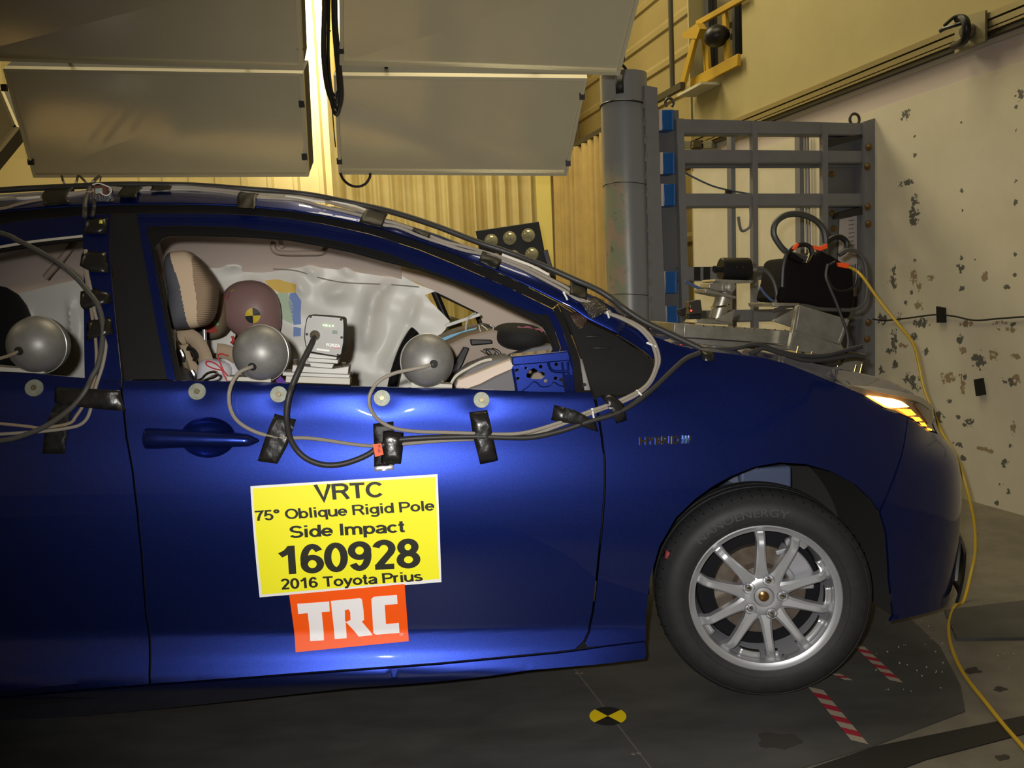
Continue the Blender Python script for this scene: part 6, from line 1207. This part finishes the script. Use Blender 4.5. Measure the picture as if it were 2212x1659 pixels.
scable(P, .0066, GCAB, 'thick grey cable sweeping across the rear window and down the pillar at the left', [.03] * 5 + [.02] * 3 + [.012] * 11, 10)
P = [(186, 540), (188, 585), (196, 625), (206, 680), (226, 735), (228, 755), (221, 792), (208, 832), (199, 870), (190, 900), (174, 917), (145, 925), (90, 932), (0, 938), (-150, 950)]
scable(P, .0042, LCAB, 'thin pale cable running down the rear pillar and curling back across the rear door')
P = [(184, 540), (184, 580), (190, 625), (200, 690), (207, 740), (208, 790), (202, 825), (184, 868), (165, 898), (148, 915), (90, 924), (60, 921), (0, 915), (-150, 902)]
scable(P, .0040, mat('tan_cable', S(140, 124, 104), .5), 'thin tan cable down the rear pillar, uppermost where it crosses the rear door')
scable([(41, 758), (28, 765), (8, 772), (-20, 779), (-90, 792), (-150, 800)], .0040, mat('tan_cable', S(140, 124, 104), .5), 'thin tan cable leaving the dome in the rear window at the left edge', [.055, .06, .055, .05, .045, .04])
# bundle along the roof edge
def rcable(P, r_, m_, label, dw=0.0, n=8):     # lies on the roof rail; the rail leans from the door strip to w = .335
    out = [rail_pt(x, y, r_ * .9 + .001 + dw) for x, y in spline(np.array(P, float), 6)]
    return tag(link('cable', MB().tube(out, r_, n), m_), label, 'cable')
rcable([(1512, 752), (1440, 718), (1380, 688), (1300, 634), (1236, 604), (1170, 575), (1090, 544), (1035, 526), (944, 491), (843, 459), (741, 437), (675, 424), (600, 416), (530, 411), (480, 407), (420, 403), (370, 402), (300, 401), (230, 402), (150, 406), (60, 410), (-145, 424)], .0085, DCAB, 'thick dark cable tracing the outline of the roof and windshield pillar', 0, 12)
RG = 'pale cables taped along the roof edge'
rcable([(1314, 676), (1270, 655), (1240, 638), (1220, 622), (1180, 601), (1130, 576), (1080, 556), (1040, 544), (1000, 534), (960, 525), (910, 505), (860, 487), (830, 480), (800, 466), (760, 452), (700, 436), (640, 426), (560, 421), (480, 412), (400, 406), (330, 407), (280, 410), (230, 408), (150, 421), (80, 420), (-145, 440)], .0045, LCAB, 'upper of two pale cables taped along the roof edge')
rcable([(1312, 680), (1270, 660), (1238, 645), (1216, 630), (1176, 608), (1128, 583), (1080, 563), (1040, 551), (1000, 543), (950, 527), (905, 512), (860, 494), (826, 488), (796, 474), (752, 462), (700, 450), (640, 434), (560, 430), (470, 416), (400, 411), (330, 413), (280, 415), (225, 414), (140, 430), (70, 430), (-145, 452)], .0045, LCAB, 'lower of two pale cables taped along the roof edge')
WCAB = mat('white_cable', S(214, 208, 196), .45)
rcable([(1185, 596), (1150, 578), (1120, 566), (1084, 552)], .004, WCAB, 'short white cable lying above the others on the windshield pillar', .004)
rcable([(792, 455), (760, 444), (720, 437), (690, 437), (650, 430), (600, 422)], .0032, WCAB, 'thin white cable showing above the roof edge bundle')
rcable([(-145, 468), (0, 454), (40, 446), (80, 438), (110, 433)], .004, mat('tan_cable', S(140, 124, 104), .5), 'tan cable slanting over the roof edge at the left')
rcable([(-145, 446), (10, 432), (60, 433), (104, 428)], .004, WCAB, 'whitish cable on the roof edge at the far left')
rcable([(-145, 428), (30, 414), (70, 407), (120, 406), (170, 405), (195, 404)], .0028, BCAB, 'thin black wire arching over the roof at the far left')
# cables dropping from the left light panel to the roof
def drop_pt(x, y, i):
    if i == 4: return at(x, y, 3.6)
    t = np.clip((y - 380) / 26, 0, 1); hi_ = at(x, y, 3.62); lo_ = skin([x], [y], .012)[0] if y > 452 else rail_pt(x, max(y, 402), .012); d_ = hi_[1] * (1 - t) + lo_[1] * t; return at(x, y, d_)
for i, (P, r_, m_) in enumerate(((((133, 380), (138, 394), (148, 408), (158, 412)), .0045, BCAB), (((168, 380), (164, 396), (156, 408), (148, 416)), .0045, BCAB), (((172, 380), (184, 392), (194, 404), (200, 418), (204, 440), (200, 466)), .0045, GCAB), (((214, 381), (204, 390), (196, 402), (190, 416), (184, 440), (183, 468)), .0062, GCAB), (((218, 381), (216, 392)), .003, BCAB))):
    tag(link('cable', MB().tube([drop_pt(x, y, i) for x, y in spline(P, 6)], r_, 8), m_), ['leftmost black cable hanging from the left light panel to the roof', 'second black cable from the left below the left light panel', 'thin grey cable crossing down from the panel to the rear pillar', 'thicker grey cable dropping from the panel down to the taped pillar', 'short black cable stub under the left light panel'][i], 'cable')
# small circuit board taped on the roof edge
cb = empty('circuit_board', car_pt(215, 415, .26), 'small red-brown circuit board with a white wire taped on the roof edge', 'circuit board')
link('board', MB().prism([car_pt(x, y, .262) for x, y in ((202, 401), (229, 400), (232, 418), (205, 422))], KW * .006), mat('board_red', S(96, 56, 48), .4), cb, smooth=False)
link('terminal_block', MB().prism([car_pt(x, y, .255) for x, y in ((205, 407), (220, 406), (221, 417), (206, 419))], KW * .007), mat('terminal_white', S(150, 160, 150), .5), cb, bevel=.001)
link('wire', MB().tube([car_pt(x, y, .25) for x, y in spline(((200, 399), (212, 396), (226, 400), (238, 406), (240, 414), (232, 422), (222, 420), (216, 414)), 5)], .0018, 6), WCAB, cb)
link('foil_patch', MB().prism([car_pt(x, y, .268) for x, y in ((194, 424), (240, 418), (247, 432), (236, 436), (196, 432))], KW * .002), mat('crinkled_foil', S(90, 90, 92), .25, .7, bump=(220, 1.0, .004)), cb, smooth=False)
# ---- black tape
TAPE = mat('duct_tape', (.014, .013, .012), rough=0.28, spec=0.5, bump=(45, .35, .004)); TAPEM = mat('matt_tape', (.012, .011, .010), rough=.42, spec=.25, bump=(90, .25, .002)); FOIL = mat('shiny_clear_tape', S(70, 66, 62), rough=.12, metal=.5, bump=(110, 1.0, .008))
def tape(P, label, m_=TAPE, off=.012, h=.012, lift=.004):
    off = min(off, .018); tz = poly_tz(P); V_, F_ = fill2d(tz, h); c_ = tz.mean(0); R_ = np.abs(tz - c_).max(0); d_ = np.clip(1 - np.max(np.abs(V_ - c_) / R_, axis=1), 0, 1)
    o_ = .0015 + (off - .0015) * np.clip(d_ * 2.4, 0, 1) ** .7 + lift * .5 * np.sin(V_[:, 0] * 190) * np.sin(V_[:, 1] * 150) * np.clip(d_ * 3, 0, 1)
    mb = MB(); mb.add(from_car(surf(V_[:, 0], V_[:, 1], o_)), F_); return tag(link('tape_strip', mb, m_, None, thick=.0008, angle=70), label, 'tape')
tape([(121, 835), (200, 838), (262, 842), (273, 888), (200, 880), (118, 869)], 'wide black tape across the rear door just under the window line', off=.016)
tape([(120, 872), (160, 874), (148, 925), (140, 980), (92, 980), (98, 925)], 'black tape hanging down the rear door over the cables', TAPEM, .004)
tape([(594, 893), (640, 906), (622, 960), (600, 1001), (557, 995), (572, 950)], 'black tape just ahead of the front door handle', off=.010)
tape([(806, 915), (850, 910), (852, 960), (852, 1004), (808, 1008), (808, 960)], 'longer of two overlapping black tapes above the yellow label', TAPEM, .006)
tape([(828, 927), (872, 934), (870, 970), (866, 1001), (822, 1000), (826, 960)], 'right-hand upper of two overlapping black tapes above the yellow label', off=.024)
tape([(808, 1002), (851, 1000), (851, 1014), (809, 1018)], 'bright silver end of tape just above the yellow label', mat('silver_tape', S(220, 220, 220), .3, .6), .003)
tape([(1013, 890), (1052, 885), (1063, 940), (1076, 994), (1037, 1003), (1022, 945)], 'black tape on the door below the rightmost washer', off=.024)
tape([(1196, 874), (1240, 884), (1284, 908), (1292, 933), (1240, 914), (1190, 907)], 'slanted black tape at the front edge of the front door', off=.018)
tape([(1297, 854), (1320, 850), (1344, 872), (1352, 906), (1331, 915), (1314, 884)], 'black tape on the fender just behind the quarter panel', off=.022)
PT = (('topmost', [(186, 470), (236, 470), (234, 490), (233, 506), (183, 505), (184, 490)]), ('second', [(181, 541), (233, 545), (238, 590), (205, 588), (174, 574)]), ('third', [(178, 630), (205, 622), (240, 634), (243, 655), (212, 660), (185, 671), (177, 655)]), ('lowest', [(188, 693), (242, 685), (247, 722), (220, 726), (189, 736)]))
for n_, P in PT: tape(P, {'topmost': 'topmost of four black tapes on the rear pillar', 'second': 'second black tape from the top on the rear pillar, crinkled', 'third': 'third black tape from the top on the rear pillar, over the thick cable', 'lowest': 'lowest of four black tapes on the rear pillar'}[n_], off=.018)
tag(link('paper_scrap', MB().add(skin([215, 221, 222, 214], [475, 476, 483, 483], .02), [(0, 1, 2, 3)]), mat('scrap_yellow', S(220, 210, 70), .6), thick=.0008), 'tiny yellow paper scrap on the topmost pillar tape', 'paper scrap')
def rtape(P, label, m_=TAPEM):
    Pa = np.array(P, float); n_ = 7; G = []
    for i in range(n_ + 1):
        row = []
        for j in range(n_ + 1):
            s_, t_ = i / n_, j / n_; bl = lambda A: (A[0] * (1 - s_) + A[1] * s_) * (1 - t_) + (A[3] * (1 - s_) + A[2] * s_) * t_
            e_ = min(1, 3.2 * min(t_, 1 - t_ * .6)); row.append(rail_pt(bl(Pa[:, 0]), bl(Pa[:, 1]), .004 + .010 * e_ + .0015 * math.sin(9 * s_ + 7 * t_)))
        G.append(row)
    return tag(link('tape_strip', MB().grid(np.array(G)), m_, thick=.0008, angle=70), label, 'tape')
for P, l_ in (([(99, 410), (152, 406), (158, 444), (104, 450)], 'black tape over the roof-edge cables left of the circuit board'), ([(273, 400), (313, 401), (303, 434), (262, 432)], 'black tape on the roof edge just right of the circuit board'), ([(331, 401), (374, 402), (373, 416), (331, 418)], 'short black band round the roof-edge cables above the near headrest'), ([(521, 411), (562, 414), (552, 462), (514, 458)], 'black tape on the roof edge above the far grab handle'), ([(797, 448), (838, 464), (826, 497), (776, 485)], 'broad black tape on the roof edge where the windshield begins'), ([(896, 493), (932, 508), (926, 520), (890, 503)], 'narrow black tape on the cables half way down the windshield pillar'), ([(1043, 541), (1085, 559), (1071, 587), (1031, 570)], 'black tape on the windshield pillar in front of the lamp bank'), ([(1232, 604), (1268, 624), (1262, 652), (1225, 640)], 'black tape near the foot of the windshield pillar'), ([(1246, 652), (1284, 644), (1310, 672), (1275, 694)], 'shiny crumpled tape above the black quarter panel')):
    rtape(P, l_, FOIL if 'shiny' in l_ else (TAPE if 'shiny' in l_ else TAPEM))
tape([(1230, 676), (1262, 672), (1270, 694), (1254, 712), (1240, 700)], 'clear wrinkled tape over the top of the black quarter panel', mat('clear_tape_brown', S(62, 46, 34), .2, .2, bump=(260, 1., .004)), .004)
tape([(1515, 756), (1542, 760), (1541, 782), (1514, 778)], 'small black tape holding the cable at the back of the hood', off=.020)
TIE = mat('white_tie', S(214, 214, 206), .5)
for i, (x, y, dx, dy) in enumerate(((1222, 640, 4, 8), (1313, 678, 3, 9), (1408, 745, 9, 4), (1382, 850, 6, 6), (1281, 894, 2, 10))):
    (l_,) = (['white cable tie on the windshield pillar cables beside the black tape', 'white cable tie on the pale cables above the quarter panel', 'white cable tie on the curve of cables beside the fender', 'white cable tie on the cables below the quarter panel', 'white cable tie on the cables at the front door edge'][i],)
    p = skin([x - dx, x, x + dx], [y - dy, y, y + dy], .014 if i > 1 else .022); tag(link('cable_tie', MB().tube(p, .0028, 8).box(p[0], (.006, .004, .005)), TIE), l_, 'cable tie', None)
# dark cables lying at the back of the hood
def hcable(P, r_, m_, label, wv=.36): return tag(link('cable', MB().tube([car_pt(x, y, wv if len(q) == 0 else q[0]) for x, y, *q in spline(np.array([(p + (wv,))[:3] for p in P], float), 6)], r_, 10), m_), label, 'cable')
hcable([(1512, 756), (1540, 762), (1570, 770), (1600, 770), (1630, 760), (1645, 752), (1658, 754), (1690, 764), (1740, 778), (1790, 776), (1840, 768), (1868, 772)], .008, DCAB, 'dark grey cable draped along the back of the hood toward the brass studs')
hcable([(1512, 752), (1545, 755), (1590, 752), (1625, 744), (1648, 746), (1680, 758), (1730, 768), (1780, 768), (1830, 756), (1862, 748)], .007, mat('charcoal_cable', S(44, 44, 44), .5), 'charcoal cable above the grey one on the hood edge, rising to the rear box')
